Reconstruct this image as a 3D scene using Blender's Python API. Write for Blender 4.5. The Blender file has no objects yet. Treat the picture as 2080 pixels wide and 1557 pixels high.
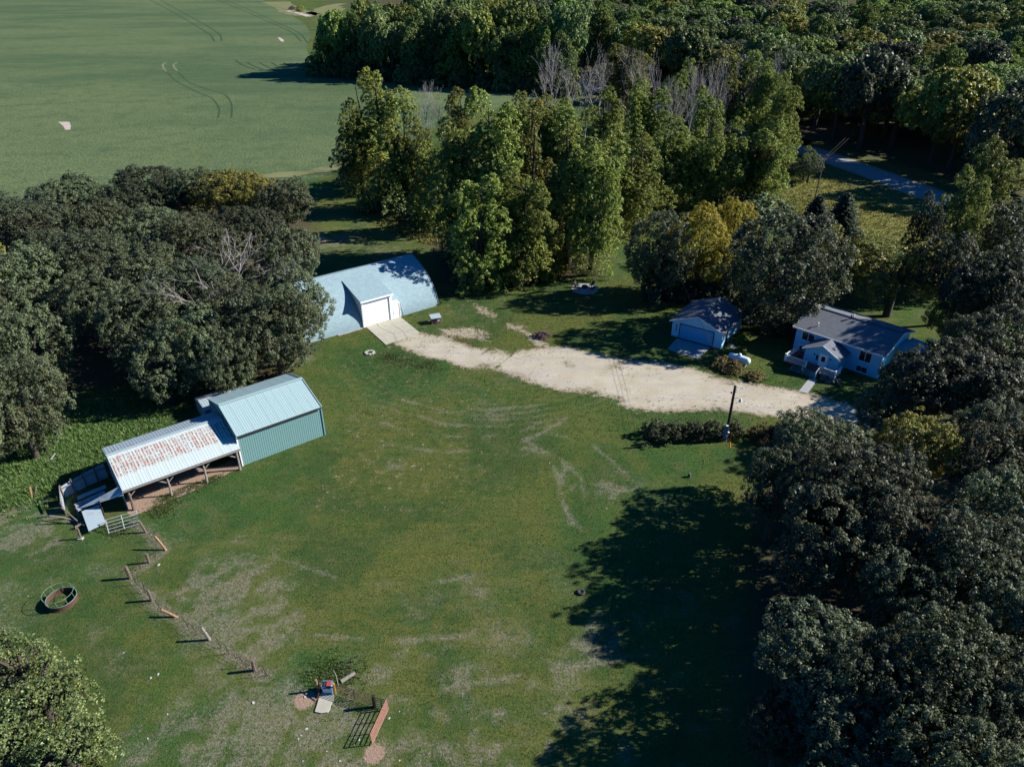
import bpy, math, random
import numpy as np
from mathutils import Vector, Matrix

S = bpy.context.scene
COL = S.collection
rad = math.radians
PI = math.pi

# ------------------------------------------------------------------ camera, sky, sun, exposure
cam = bpy.data.cameras.new('camera'); camo = bpy.data.objects.new('camera', cam); COL.objects.link(camo)
camo.location = (0, 0, 46); camo.rotation_euler = (rad(90 - 30.5), 0, 0)
cam.sensor_width = 36; cam.sensor_fit = 'HORIZONTAL'; cam.lens = 36 * 1485 / 2080
cam.clip_start = .5; cam.clip_end = 9000
S.camera = camo

SUN_EL, SUN_AZ = 31.0, 8.0            # elevation; azimuth from +X towards +Y
sd = Vector((math.cos(rad(SUN_EL)) * math.cos(rad(SUN_AZ)), math.cos(rad(SUN_EL)) * math.sin(rad(SUN_AZ)), math.sin(rad(SUN_EL))))
W = bpy.data.worlds.new('World'); S.world = W; W.use_nodes = True
wn = W.node_tree.nodes; wl = W.node_tree.links
sky = wn.new('ShaderNodeTexSky'); sky.sky_type = 'NISHITA'; sky.sun_disc = False
sky.sun_elevation = rad(SUN_EL); sky.sun_rotation = rad(90 - SUN_AZ); sky.altitude = 300
tint = wn.new('ShaderNodeMix'); tint.data_type = 'RGBA'; tint.blend_type = 'MULTIPLY'; tint.inputs[0].default_value = 1
tint.inputs[7].default_value = (.04, .50, 1.12, 1)
wl.new(sky.outputs[0], tint.inputs[6]); wl.new(tint.outputs[2], wn['Background'].inputs[0])
wn['Background'].inputs[1].default_value = .048
sl = bpy.data.lights.new('sun', 'SUN'); sl.energy = 4.6; sl.angle = rad(.5); sl.color = (1, .95, .86)
so = bpy.data.objects.new('sun', sl); COL.objects.link(so); so.rotation_euler = (-sd).to_track_quat('-Z', 'Y').to_euler()
so.location = (60, 0, 80)
vs = S.view_settings; vs.view_transform = 'Standard'; vs.look = 'None'; vs.exposure = 1.1; vs.gamma = 1; vs.use_curve_mapping = False
S.render.engine = 'CYCLES'
S.cycles.max_bounces = 4; S.cycles.diffuse_bounces = 2; S.cycles.glossy_bounces = 2; S.cycles.transmission_bounces = 3; S.cycles.transparent_max_bounces = 6
S.cycles.use_denoising = True; S.cycles.denoiser = 'OPENIMAGEDENOISE'; S.cycles.denoising_prefilter = 'ACCURATE'

rng = np.random.default_rng(7)
random.seed(7)

# ------------------------------------------------------------------ helpers
def obj(name, me, mat=None, parent=None, loc=None, rot=None):
    o = bpy.data.objects.new(name, me); COL.objects.link(o)
    if mat is not None and me is not None:
        if len(me.materials) == 0: me.materials.append(mat)
        elif me.materials[0] is not mat:
            o.material_slots[0].link = 'OBJECT'; o.material_slots[0].material = mat
    if parent is not None: o.parent = parent
    if loc is not None: o.location = loc
    if rot is not None: o.rotation_euler = rot
    return o

def tag(o, label=None, cat=None, group=None, kind=None):
    if label: o['label'] = label
    if cat: o['category'] = cat
    if group: o['group'] = group
    if kind: o['kind'] = kind
    return o

def thing(name, label, cat, loc=(0, 0, 0), rz=0, group=None):
    o = bpy.data.objects.new(name, None); COL.objects.link(o); o.empty_display_size = .3
    o.location = loc if len(loc) == 3 else (loc[0], loc[1], 0); o.rotation_euler = (0, 0, rz)
    return tag(o, label, cat, group)

class MB:
    def __init__(s): s.v = []; s.f = []
    def add(s, vs, fs):
        n = len(s.v); s.v += [tuple(p) for p in vs]; s.f += [tuple(i + n for i in f) for f in fs]; return s
    def box(s, x0, x1, y0, y1, z0, z1):
        return s.add([(x0,y0,z0),(x1,y0,z0),(x1,y1,z0),(x0,y1,z0),(x0,y0,z1),(x1,y0,z1),(x1,y1,z1),(x0,y1,z1)],
                     [(0,3,2,1),(4,5,6,7),(0,1,5,4),(1,2,6,5),(2,3,7,6),(3,0,4,7)])
    def bar(s, a, b, w, h=None, n=4, taper=1.0):
        a = Vector(a); b = Vector(b); d = (b - a).normalized(); h = h or w
        up = Vector((0,0,1)) if abs(d.z) < .95 else Vector((0,1,0))
        x = d.cross(up).normalized(); y = x.cross(d).normalized()
        vs = []
        for p, k in ((a, 1), (b, taper)):
            for i in range(n):
                t = 2*PI*(i+.5)/n; q = 1/math.cos(PI/n) if n == 4 else 1
                vs.append(p + x*math.cos(t)*w*.5*q*k + y*math.sin(t)*h*.5*q*k)
        fs = [tuple(range(n-1, -1, -1)), tuple(range(n, 2*n))] + [(i, (i+1) % n, n+(i+1) % n, n+i) for i in range(n)]
        return s.add(vs, fs)
    def tube(s, pts, rs, n=6, caps=True):
        base = len(s.v); P = [Vector(p) for p in pts]
        for i, p in enumerate(P):
            d = (P[min(i+1, len(P)-1)] - P[max(i-1, 0)]).normalized()
            up = Vector((0,0,1)) if abs(d.z) < .9 else Vector((1,0,0))
            x = d.cross(up).normalized(); y = x.cross(d)
            r = rs[i] if hasattr(rs, '__len__') else rs
            for k in range(n):
                t = 2*PI*k/n; s.v.append(tuple(p + x*math.cos(t)*r + y*math.sin(t)*r))
        for i in range(len(P)-1):
            for k in range(n):
                a = base+i*n+k; b = base+i*n+(k+1) % n; s.f.append((a, b, b+n, a+n))
        if caps:
            s.f.append(tuple(base+k for k in range(n-1, -1, -1))); s.f.append(tuple(base+(len(P)-1)*n+k for k in range(n)))
        return s
    def lathe(s, prof, n=16, c=(0,0,0)):
        base = len(s.v)
        for r, z in prof:
            for k in range(n): t = 2*PI*k/n; s.v.append((c[0]+r*math.cos(t), c[1]+r*math.sin(t), c[2]+z))
        for i in range(len(prof)-1):
            for k in range(n): a = base+i*n+k; b = base+i*n+(k+1) % n; s.f.append((a, b, b+n, a+n))
        s.f.append(tuple(base+k for k in range(n-1, -1, -1))); s.f.append(tuple(base+(len(prof)-1)*n+k for k in range(n)))
        return s
    def prism(s, poly, z0, z1):
        n = len(poly); return s.add([(x,y,z0) for x, y in poly]+[(x,y,z1) for x, y in poly],
            [tuple(range(n-1,-1,-1)), tuple(range(n, 2*n))]+[(i,(i+1)%n,n+(i+1)%n,n+i) for i in range(n)])
    def prof_y(s, poly, y0, y1):      # polygon in xz extruded along y
        n = len(poly); return s.add([(x,y0,z) for x, z in poly]+[(x,y1,z) for x, z in poly],
            [tuple(range(n)), tuple(range(2*n-1, n-1, -1))]+[(i,n+i,n+(i+1)%n,(i+1)%n) for i in range(n)])
    def prof_x(s, poly, x0, x1):      # polygon in yz extruded along x
        n = len(poly); return s.add([(x0,y,z) for y, z in poly]+[(x1,y,z) for y, z in poly],
            [tuple(range(n-1,-1,-1)), tuple(range(n, 2*n))]+[(i,(i+1)%n,n+(i+1)%n,n+i) for i in range(n)])
    def mesh(s, name, smooth=False):
        me = bpy.data.meshes.new(name); me.from_pydata(s.v, [], s.f); me.update()
        if smooth: me.polygons.foreach_set('use_smooth', [True]*len(me.polygons))
        return me
    def build(s, name, mat, parent=None, smooth=False, loc=None, rot=None):
        return obj(name, s.mesh(name, smooth), mat, parent, loc, rot)

def fast_mesh(name, co, nper, attr=None, smooth=False):
    """co: (N*nper,3) separate polygons of nper corners"""
    N = len(co)//nper; me = bpy.data.meshes.new(name)
    me.vertices.add(len(co)); me.vertices.foreach_set('co', np.ascontiguousarray(co, np.float32).ravel())
    me.loops.add(len(co)); me.loops.foreach_set('vertex_index', np.arange(len(co), dtype=np.int32))
    me.polygons.add(N); me.polygons.foreach_set('loop_start', np.arange(0, len(co), nper, dtype=np.int32))
    if attr:
        for k, val in attr.items():
            a = me.attributes.new(k, 'FLOAT', 'FACE'); a.data.foreach_set('value', np.ascontiguousarray(val, np.float32))
    me.update(); me.validate()
    return me

def hash2(ix, iy, seed):
    h = (ix.astype(np.int64)*374761393 + iy.astype(np.int64)*668265263 + seed*974634777) & 0x7fffffff
    h = ((h ^ (h >> 13))*1274126177) & 0x7fffffff
    return ((h ^ (h >> 16)) & 0xffff)/65535.0
def vnoise(x, y, sc, seed=0):
    x = np.asarray(x, float)*sc; y = np.asarray(y, float)*sc
    ix = np.floor(x); iy = np.floor(y); fx = x-ix; fy = y-iy
    fx = fx*fx*(3-2*fx); fy = fy*fy*(3-2*fy); ix = ix.astype(np.int64); iy = iy.astype(np.int64)
    a = hash2(ix,iy,seed); b = hash2(ix+1,iy,seed); c = hash2(ix,iy+1,seed); d = hash2(ix+1,iy+1,seed)
    return (a*(1-fx)+b*fx)*(1-fy)+(c*(1-fx)+d*fx)*fy
def fbm(x, y, sc, seed=0, oct=4):
    t = 0; a = .5; n = 0
    for i in range(oct): t = t+a*vnoise(x, y, sc*2**i, seed+i*17); n += a; a *= .5
    return t/n
def sstep(a, b, x): t = np.clip((x-a)/(b-a), 0, 1); return t*t*(3-2*t)
def poly_dist(px, py, poly):
    """signed distance, positive inside"""
    px = np.asarray(px, float); py = np.asarray(py, float)
    d = np.full(px.shape, 1e9); ins = np.zeros(px.shape, bool); n = len(poly)
    for i in range(n):
        ax, ay = poly[i]; bx, by = poly[(i+1) % n]; ex, ey = bx-ax, by-ay
        t = np.clip(((px-ax)*ex+(py-ay)*ey)/(ex*ex+ey*ey+1e-9), 0, 1)
        d = np.minimum(d, np.hypot(px-ax-t*ex, py-ay-t*ey))
        c = ((ay > py) != (by > py)) & (px < (bx-ax)*(py-ay)/((by-ay) if by != ay else 1e-9)+ax); ins ^= c
    return np.where(ins, d, -d)
def line_dist(px, py, pts):
    d = np.full(np.shape(px), 1e9)
    for (ax, ay), (bx, by) in zip(pts[:-1], pts[1:]):
        ex, ey = bx-ax, by-ay; t = np.clip(((px-ax)*ex+(py-ay)*ey)/(ex*ex+ey*ey+1e-9), 0, 1)
        d = np.minimum(d, np.hypot(px-ax-t*ex, py-ay-t*ey))
    return d

# ------------------------------------------------------------------ materials
MATS = {}
class NT:
    def __init__(s, name):
        s.m = bpy.data.materials.new(name); s.m.use_nodes = True; s.n = s.m.node_tree.nodes; s.l = s.m.node_tree.links
        s.b = s.n['Principled BSDF']; s.out = s.n['Material Output']; MATS[name] = s.m
    def node(s, t, **k):
        n = s.n.new(t)
        for a, v in k.items(): setattr(n, a, v)
        return n
    def link(s, a, b): s.l.new(a, b)
    def val(s, v): n = s.node('ShaderNodeValue'); n.outputs[0].default_value = v; return n.outputs[0]
    def rgb(s, c): n = s.node('ShaderNodeRGB'); n.outputs[0].default_value = (*c, 1); return n.outputs[0]
    def math(s, op, a, b=0.0, c=None, clamp=False):
        n = s.node('ShaderNodeMath', operation=op, use_clamp=clamp)
        for i, x in enumerate((a, b) if c is None else (a, b, c)):
            if hasattr(x, 'is_output'): s.link(x, n.inputs[i])
            else: n.inputs[i].default_value = x
        return n.outputs[0]
    def mix(s, f, a, b, blend='MIX'):
        n = s.node('ShaderNodeMix', data_type='RGBA', blend_type=blend)
        for i, x in ((0, f), (6, a), (7, b)):
            if hasattr(x, 'is_output'): s.link(x, n.inputs[i])
            else: n.inputs[i].default_value = x if i == 0 else (*x, 1)
        return n.outputs[2]
    def noise(s, vec, scale, detail=4, rough=.55, dist=0):
        n = s.node('ShaderNodeTexNoise'); n.inputs['Scale'].default_value = scale; n.inputs['Detail'].default_value = detail
        n.inputs['Roughness'].default_value = rough; n.inputs['Distortion'].default_value = dist
        if vec is not None: s.link(vec, n.inputs['Vector'])
        return n.outputs[0]
    def ramp(s, x, a, b):
        n = s.node('ShaderNodeMapRange', interpolation_type='SMOOTHSTEP'); s.link(x, n.inputs[0]); n.inputs[1].default_value = a; n.inputs[2].default_value = b
        return n.outputs[0]
    def pos(s): return s.node('ShaderNodeNewGeometry').outputs['Position']
    def objc(s): return s.node('ShaderNodeTexCoord').outputs['Object']
    def attr(s, a): return s.node('ShaderNodeAttribute', attribute_name=a).outputs['Fac']
    def mapv(s, vec, sc=(1,1,1), rot=(0,0,0)):
        n = s.node('ShaderNodeMapping'); s.link(vec, n.inputs[0]); n.inputs['Scale'].default_value = sc; n.inputs['Rotation'].default_value = rot
        return n.outputs[0]
    def bump(s, h, strength=.3, dist=.05):
        n = s.node('ShaderNodeBump'); n.inputs['Strength'].default_value = strength; n.inputs['Distance'].default_value = dist
        s.link(h, n.inputs['Height']); s.link(n.outputs[0], s.b.inputs['Normal'])
    def done(s, col=None, rough=.8, spec=.2, metal=0.0):
        if col is not None:
            if hasattr(col, 'is_output'): s.link(col, s.b.inputs['Base Color'])
            else: s.b.inputs['Base Color'].default_value = (*col, 1)
        s.b.inputs['Roughness'].default_value = rough; s.b.inputs['Specular IOR Level'].default_value = spec; s.b.inputs['Metallic'].default_value = metal
        return s.m

def paint(name, col, col2=None, rough=.7, spec=.25, metal=0.0, scale=3.0, amt=.5, bump=0, bscale=30):
    t = NT(name); p = t.objc(); n = t.noise(p, scale, 5)
    col2 = col2 or tuple(c*.75 for c in col)
    c = t.mix(t.math('MULTIPLY', t.ramp(n, .35, .7), amt), col, col2)
    if bump: t.bump(t.noise(p, bscale, 3), bump, .02)
    return t.done(c, rough, spec, metal)

def leafmat(name, c1, c2, c3=None, rough=.48, spec=.35, trans=.28, amt3=.15):
    """per-leaf, per-clump and per-tree colour variation; a little light passes through"""
    t = NT(name); v = t.attr('v'); w = t.attr('w')
    oi = t.node('ShaderNodeObjectInfo').outputs['Random']
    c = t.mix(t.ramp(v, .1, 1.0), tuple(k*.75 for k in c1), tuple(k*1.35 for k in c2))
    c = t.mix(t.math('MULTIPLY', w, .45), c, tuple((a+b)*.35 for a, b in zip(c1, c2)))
    if c3: c = t.mix(t.math('MULTIPLY', t.ramp(t.math('ADD', t.math('MULTIPLY', w, .7), t.math('MULTIPLY', v, .3)), 1-amt3-.12, 1-amt3+.1), .9), c, c3)
    k = t.math('MULTIPLY_ADD', oi, .65, .70)
    hs = t.node('ShaderNodeHueSaturation'); t.link(c, hs.inputs['Color']); t.link(k, hs.inputs['Value'])
    t.link(t.math('MULTIPLY_ADD', oi, .03, .488), hs.inputs['Hue'])
    t.done(hs.outputs[0], rough, spec)
    tr = t.node('ShaderNodeBsdfTranslucent'); t.link(hs.outputs[0], tr.inputs[0])
    ms = t.node('ShaderNodeMixShader'); ms.inputs[0].default_value = trans
    t.link(t.b.outputs[0], ms.inputs[1]); t.link(tr.outputs[0], ms.inputs[2]); t.link(ms.outputs[0], t.out.inputs[0])
    return t.m

L_OAK = leafmat('oak_leaves', (.070,.088,.044), (.150,.175,.094), (.18,.19,.065), rough=.48, spec=.2)
L_OAKD = leafmat('dark_oak_leaves', (.056,.070,.038), (.112,.130,.072), rough=.48, spec=.2)
L_OLIVE = leafmat('olive_leaves', (.16,.165,.035), (.30,.28,.06), (.40,.32,.06), rough=.5, spec=.22)
L_YELLOW = leafmat('yellow_leaves', (.27,.235,.025), (.46,.39,.045), (.18,.19,.035), rough=.5, spec=.22, trans=.35)
L_COTTON = leafmat('cottonwood_leaves', (.125,.170,.034), (.33,.365,.085), (.42,.38,.06), rough=.48, spec=.2, trans=.28)
L_COTTONY = leafmat('turning_cottonwood_leaves', (.14,.17,.036), (.31,.32,.078), (.62,.44,.06), rough=.48, spec=.2, trans=.3, amt3=.14)
L_WOOD = leafmat('wood_leaves', (.095,.140,.046), (.20,.255,.082), (.30,.29,.07), rough=.5, spec=.22, trans=.25)
L_WOODG = leafmat('green_wood_leaves', (.145,.215,.05), (.29,.36,.08), rough=.5, spec=.22, trans=.28)
L_APPLE = leafmat('pale_leaves', (.105,.150,.045), (.26,.29,.12), (.36,.34,.06), rough=.5, spec=.22, trans=.25)
L_WILLOW = leafmat('willow_leaves', (0.114,0.166,0.079), (0.193,0.245,0.131), rough=.5, spec=.22)
L_BROWN = leafmat('brown_shrub_leaves', (0.105,0.084,0.032), (0.193,0.149,0.052), (0.088,0.123,0.035), rough=.7, spec=.22)
L_LILAC = leafmat('hedge_leaves', (0.052,0.063,0.032), (0.096,0.105,0.049), (0.123,0.079,0.052), rough=.6, spec=.22)
L_SPRUCE = leafmat('spruce_needles', (0.027,0.042,0.027), (0.054,0.078,0.045), rough=.6, spec=.22, trans=.05)
L_WEED = leafmat('weed_leaves', (0.066,0.116,0.031), (0.132,0.193,0.055), (0.198,0.198,0.088), rough=.6, spec=.22, trans=.2)
L_GOLD = leafmat('meadow_leaves', (.15,.165,.040), (.29,.27,.075), (.12,.17,.045), rough=.7, spec=.22, trans=.2)
L_FLOWER = leafmat('white_blossom', (0.250,0.320,0.250), (0.750,0.780,0.750), (0.040,0.080,0.030), rough=.6, amt3=.45)
L_HOSTA = leafmat('hosta_leaves', (0.120,0.180,0.024), (0.216,0.264,0.042), rough=.5)
L_BRUSH = leafmat('dry_brush', (0.130,0.085,0.085), (0.220,0.150,0.140), rough=.8, spec=.22)
L_STRAW = leafmat('straw', (.24,.19,.15), (.36,.30,.24), rough=.8, spec=.1)
BARK = paint('bark', (.075,.062,.050), (.035,.028,.024), .9, .1, scale=4, bump=.4, bscale=12)
BARKP = paint('pale_bark', (.34,.32,.30), (.20,.19,.18), .85, .15, scale=4)
DEADW = paint('dead_wood', (.36,.32,.31), (.13,.11,.11), .9, .1, scale=5)
POSTW = paint('weathered_post', (.16,.125,.105), (.07,.05,.045), .9, .1, scale=6, bump=.3)
POSTO = paint('fresh_post', (.30,.185,.10), (.20,.12,.07), .85, .15, scale=5)
RAWW = paint('grey_timber', (.25,.22,.20), (.13,.11,.10), .9, .1, scale=5)
DARKW = paint('dark_timber', (.055,.042,.036), (.025,.02,.018), .9, .1)
CREO = paint('creosote_pole', (.035,.028,.026), (.018,.015,.016), .8, .2)
WHITE = paint('white_paint', (.74,.76,.76), (.62,.64,.66), .55, .3, scale=2)
WHITED = paint('white_door', (.86,.87,.87), (.80,.81,.82), .5, .3, scale=1.5, amt=.3)
SIDING = None
STEEL = paint('galvanised_steel', (.42,.46,.48), (.30,.33,.35), .45, .5, .35, scale=2)
IRON = paint('dark_iron', (.05,.045,.045), (.03,.025,.025), .6, .4, .3)
RUSTR = paint('rust_red_steel', (.095,.048,.038), (.055,.03,.026), .75, .2, scale=8)
PINKR = paint('faded_red_steel', (.40,.19,.145), (.30,.13,.10), .6, .3, scale=6)
GREENST = paint('faded_green_steel', (.10,.22,.17), (.16,.10,.07), .6, .3, scale=5)
BLUEP = paint('blue_plastic', (.07,.17,.28), (.05,.13,.22), .5, .4)
REDP = paint('red_plastic', (.30,.06,.05), (.33,.04,.04), .5, .4)
ORANGEP = paint('orange_plastic', (.75,.22,.03), (.6,.16,.03), .5, .4)
YELLOWP = paint('faded_yellow_paint', (.48,.29,.05), (.32,.15,.04), .6, .3)
TEALP = paint('teal_plastic', (.03,.30,.24), (.02,.2,.17), .5, .4)
CONC = paint('concrete', (.38,.365,.30), (.30,.285,.235), .9, .15, scale=1.2, bump=.2, bscale=20)
CONCG = paint('grey_concrete', (.30,.31,.32), (.22,.22,.23), .9, .15, scale=1.2, bump=.2, bscale=20)
STONE = paint('pale_stone', (.36,.35,.32), (.24,.23,.21), .85, .2, scale=6, bump=.3)
BRICKM = paint('chimney_brick', (.33,.21,.17), (.22,.13,.11), .9, .1, scale=8)
GLASS = paint('window_glass', (.015,.02,.028), (.03,.035,.045), .08, .6, scale=.8)
TANKW = paint('tank_enamel', (.62,.72,.76), (.54,.64,.68), .35, .45, scale=1.5)
DECKR = paint('red_deck_boards', (.33,.11,.085), (.22,.075,.06), .8, .2, scale=6)
HUTR = paint('hut_red', (.19,.085,.07), (.12,.05,.045), .85, .15, scale=5)
FLAGM = paint('paper', (.55,.5,.45), None, .8, .1)
DIRT = paint('bare_dirt', (.34,.22,.15), (.22,.14,.10), .95, .05, scale=2, bump=.6, bscale=10)
CLOTH = paint('chair_dark', (.03,.03,.035), (.05,.05,.055), .7, .2)

def shingles(name, c1, c2, row=.16):
    t = NT(name); p = t.node('ShaderNodeUVMap').outputs[0]
    b = t.node('ShaderNodeTexBrick'); t.link(p, b.inputs[0]); b.inputs['Scale'].default_value = 1
    b.inputs['Brick Width'].default_value = .34; b.inputs['Row Height'].default_value = row; b.inputs['Mortar Size'].default_value = .012
    b.inputs['Color1'].default_value = (*c1, 1); b.inputs['Color2'].default_value = (*c2, 1); b.inputs['Mortar'].default_value = (*[k*.5 for k in c1], 1)
    n = t.noise(t.objc(), 1.3, 5); n2 = t.noise(t.objc(), 14, 3)
    c = t.mix(t.math('MULTIPLY', t.ramp(n, .3, .75), .35), b.outputs[0], tuple(k*.6 for k in c1))
    c = t.mix(t.math('MULTIPLY', n2, .35), c, c2)
    t.bump(b.outputs['Fac'], -.5, .01)
    return t.done(c, .9, .12)
ROOFQ = shingles('pale_blue_grey_shingles', (.225,.325,.37), (.29,.395,.435))
ROOFH = shingles('grey_shingles', (.125,.14,.17), (.175,.19,.22), .15)
ROOFG = shingles('garage_shingles', (.13,.145,.175), (.19,.205,.235), .15)

def siding(name, c1, board=.2):
    t = NT(name); p = t.objc(); x = t.node('ShaderNodeSeparateXYZ'); t.link(p, x.inputs[0])
    f = t.math('FRACT', t.math('DIVIDE', x.outputs[2], board))
    c = t.mix(t.math('MULTIPLY', t.ramp(t.noise(p, 1.5, 5), .4, .75), .25), c1, tuple(k*.8 for k in c1))
    t.bump(t.math('SUBTRACT', 1, f), .5, .02)
    return t.done(c, .6, .25)
SIDE_G = siding('shade_blue_garage_siding', (.32,.62,.79))  # white garage wall, with the blue of sky-lit shade put into its colour
SIDE_H = siding('shade_blue_house_siding', (.21,.54,.76))  # house wall: blue of shade painted into the base colour
SIDE_D = siding('shade_blue_door_paint', (.09,.38,.60), .5)  # blue door paint, deepened with the blue of the shade on it
SIDE_P = siding('shade_blue_porch_siding', (.17,.50,.73))  # porch wall also carries the blue of shade in its colour

def metal_sheet(name, c1, c2, rough=.5, streak=.4, rust=0.0):
    t = NT(name); p = t.pos(); u = t.objc()
    oi = t.node('ShaderNodeObjectInfo').outputs['Random']
    c = t.mix(t.math('MULTIPLY', t.noise(t.mapv(u, (9, .6, 1)), 1, 4), streak), c1, c2)
    c = t.mix(t.math('MULTIPLY', oi, .25), c, tuple(k*.9 for k in c1))
    if rust:
        n = t.math('MULTIPLY', t.ramp(t.noise(p, .9, 6, .7), .56, .68), rust)
        c = t.mix(n, c, (.22, .10, .06))
    return t.done(c, rough, .3, .05)
SHEET_ROOF = metal_sheet('pale_green_roof_sheet', (.31,.43,.44), (.27,.38,.395))
SHEET_WALL = metal_sheet('teal_wall_sheet', (.165,.305,.305), (.14,.26,.26), .6)
SHEET_SIL = metal_sheet('silver_sheet', (.34,.42,.46), (.28,.35,.39), .5, .5, .35)
SHEET_OLD = metal_sheet('old_sheet', (.30,.37,.42), (.22,.28,.33), .6, .6, .5)

def rusty_roof():
    """rows of rust blooms along the nail lines of the upper half of the sheets"""
    t = NT('rust_spotted_sheet'); uv = t.node('ShaderNodeUVMap').outputs[0]; p = t.pos()
    x = t.node('ShaderNodeSeparateXYZ'); t.link(uv, x.inputs[0]); U, V = x.outputs[0], x.outputs[1]
    wob = t.math('MULTIPLY', t.math('SUBTRACT', t.noise(p, 2.2, 3), .5), .14)
    fu = t.math('ABSOLUTE', t.math('SUBTRACT', t.math('FRACT', t.math('DIVIDE', t.math('ADD', U, wob), .31)), .5))
    fv = t.math('ABSOLUTE', t.math('SUBTRACT', t.math('FRACT', t.math('DIVIDE', V, .46)), .5))
    colm = t.ramp(fu, .36, .08)                       # streak down each rib
    dot = t.ramp(fv, .5, .12)
    n = t.noise(p, 3.5, 5, .65)
    s = t.math('MULTIPLY', colm, t.math('MULTIPLY_ADD', dot, .3, .72))
    s = t.math('MULTIPLY', s, t.ramp(t.math('ADD', n, t.math('MULTIPLY', t.noise(p, .7, 3), .35)), .50, .78))
    zone = t.math('MULTIPLY', t.ramp(t.math('ADD', V, t.math('MULTIPLY', t.noise(p, .8, 3), .8)), 2.05, 2.5), t.ramp(V, 4.75, 4.45))
    s = t.math('MULTIPLY', s, zone, clamp=True)
    faint = t.math('MULTIPLY', t.math('MULTIPLY', t.ramp(fu, .2, .05), t.ramp(fv, .2, .05)), .35)
    base = t.mix(t.noise(p, .7, 4), (.40,.48,.48), (.46,.53,.52))
    c = t.mix(faint, base, (.45,.34,.26))
    c = t.mix(t.math('ADD', t.math('MULTIPLY', s, 1.1), t.math('MULTIPLY', zone, t.math('MULTIPLY', t.ramp(t.noise(p, 1.4, 5, .7), .45, .7), .4)), clamp=True), c, (.30,.115,.07))
    dk = t.math('MULTIPLY', t.math('MULTIPLY', t.ramp(fv, .2, .05), t.ramp(fu, .2, .05)), zone)
    c = t.mix(t.math('MULTIPLY', dk, .4), c, (.07,.045,.04))
    return t.done(c, .55, .3)
RUSTROOF = rusty_roof()

# ------------------------------------------------------------------ terrain
ROAD = [(150,-10),(112,100),(93.86,154.66),(88.15,175.47),(79.64,201.66),(70.72,214.26),(37,298),(16,345),(-60,560),(-194,925),(-520,1850),(-900,2900)]
def road_side(x, y):
    """distance to the right of the road"""
    return (x-37)*.93+(y-298)*.37
def zt(x, y):
    x = np.asarray(x, float); y = np.asarray(y, float)
    d = road_side(x, y); far = sstep(120, 200, y)
    return (np.clip(d-16, 0, 420)*.062 + .5*fbm(x, y, .02, 5, 2)*np.clip(d-20, 0, 20)/20)*far
GDRIVE = [(-16.68,92.67),(-13.14,92.05),(-9.24,90.83),(-5.32,87.6),(-2.47,87.89),(0.13,86.75),(3.66,87.74),(7.36,88.17),(10.81,86.47),(14.86,84.27),(20.23,83.6),(23.43,82.02),(26.01,79.62),(29.92,78.15),(34.86,76.49),(38.8,74.21),(41.41,72.03),(44.75,68.13),(49.46,61.7),(47.4,58),(42.98,64.35),(39.36,69.13),(33.6,69.43),(29.46,70.56),(24.13,71.92),(18,71.39),(13.57,72.03),(11.63,74.1),(9.32,75.23),(4.64,76.73),(1.83,78.27),(-2.14,81.51),(-6.13,81.89),(-8.28,83.46),(-11.49,84.81),(-15.76,88.46)]
GPATCH = [[(-10.48,93.3),(-5.62,93.94),(-2.42,92.21),(-1.7,89.93),(-2.67,87.74),(-5.43,89.93),(-9.6,91.14)],
          [(-0.85,95.39),(1.41,94.25),(4.42,90.23),(5.32,87.6),(3.33,87.6),(1.37,91.14),(-0.7,93.3)],
          [(-6.41,102.82),(-4.09,101.01),(-2.03,97.88),(-2.85,95.88),(-5.1,98.56)]]
FIELD = [(-366.1,151.14),(-201.41,151.83),(-105.11,147.09),(-76.53,151.14),(-59.05,161.36),(-46.4,172.83),(-41.14,181.44),(-33.68,205.12),(-21.59,238.66),(-5.03,262.04),(6.18,277.35),(14.62,287.76),(-7.96,315.93),(-32.82,326.48),(-60.22,343.57),(-87.01,362.4),(-99.39,390.7),(-116.7,454.06),(-131.03,526.42),(-156.2,610.85),(-190.32,701.82),(-230.38,800.11),(-314.64,1015.74),(-579.14,1609.2),(-1395.08,3016.44),(-7204.63,3480.54)]
FENCE_PX = [(-35.65,52.48),(-33.69,51.06),(-30.92,48.81),(-31.78,47.21),(-32.68,45.4),(-29.69,42.81),(-27.12,41.15),(-23.48,38.8),(-21.34,37.42),(-19.11,36),(-18,35.57)]

def ground():
    def axis(a, b, st, lo, hi):
        mid = np.arange(a, b+st, st); l = [a]; s = st
        while l[-1] > lo: s *= 1.12; l.append(l[-1]-s)
        h = [mid[-1]]; s = st
        while h[-1] < hi: s *= 1.12; h.append(h[-1]+s)
        return np.concatenate([np.array(l[1:])[::-1], mid, np.array(h[1:])])
    xs = axis(-62, 60, .34, -5200, 5200); ys = axis(22, 128, .34, -900, 7500)
    nx, ny = len(xs), len(ys); X, Y = np.meshgrid(xs, ys); Z = zt(X, Y)
    co = np.stack([X, Y, Z], -1).reshape(-1, 3)
    idx = np.arange(nx*ny).reshape(ny, nx)
    q = np.stack([idx[:-1,:-1], idx[:-1,1:], idx[1:,1:], idx[1:,:-1]], -1).reshape(-1)
    me = bpy.data.meshes.new('ground'); me.vertices.add(len(co)); me.vertices.foreach_set('co', co.astype(np.float32).ravel())
    me.loops.add(len(q)); me.loops.foreach_set('vertex_index', q.astype(np.int32)); n = len(q)//4
    me.polygons.add(n); me.polygons.foreach_set('loop_start', np.arange(0, len(q), 4, dtype=np.int32))
    me.update()
    x, y = X.ravel(), Y.ravel()
    for k, v in lawn_maps(x, y).items():
        a = me.attributes.new(k, 'FLOAT', 'POINT'); a.data.foreach_set('value', v.astype(np.float32))
    return me

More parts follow.
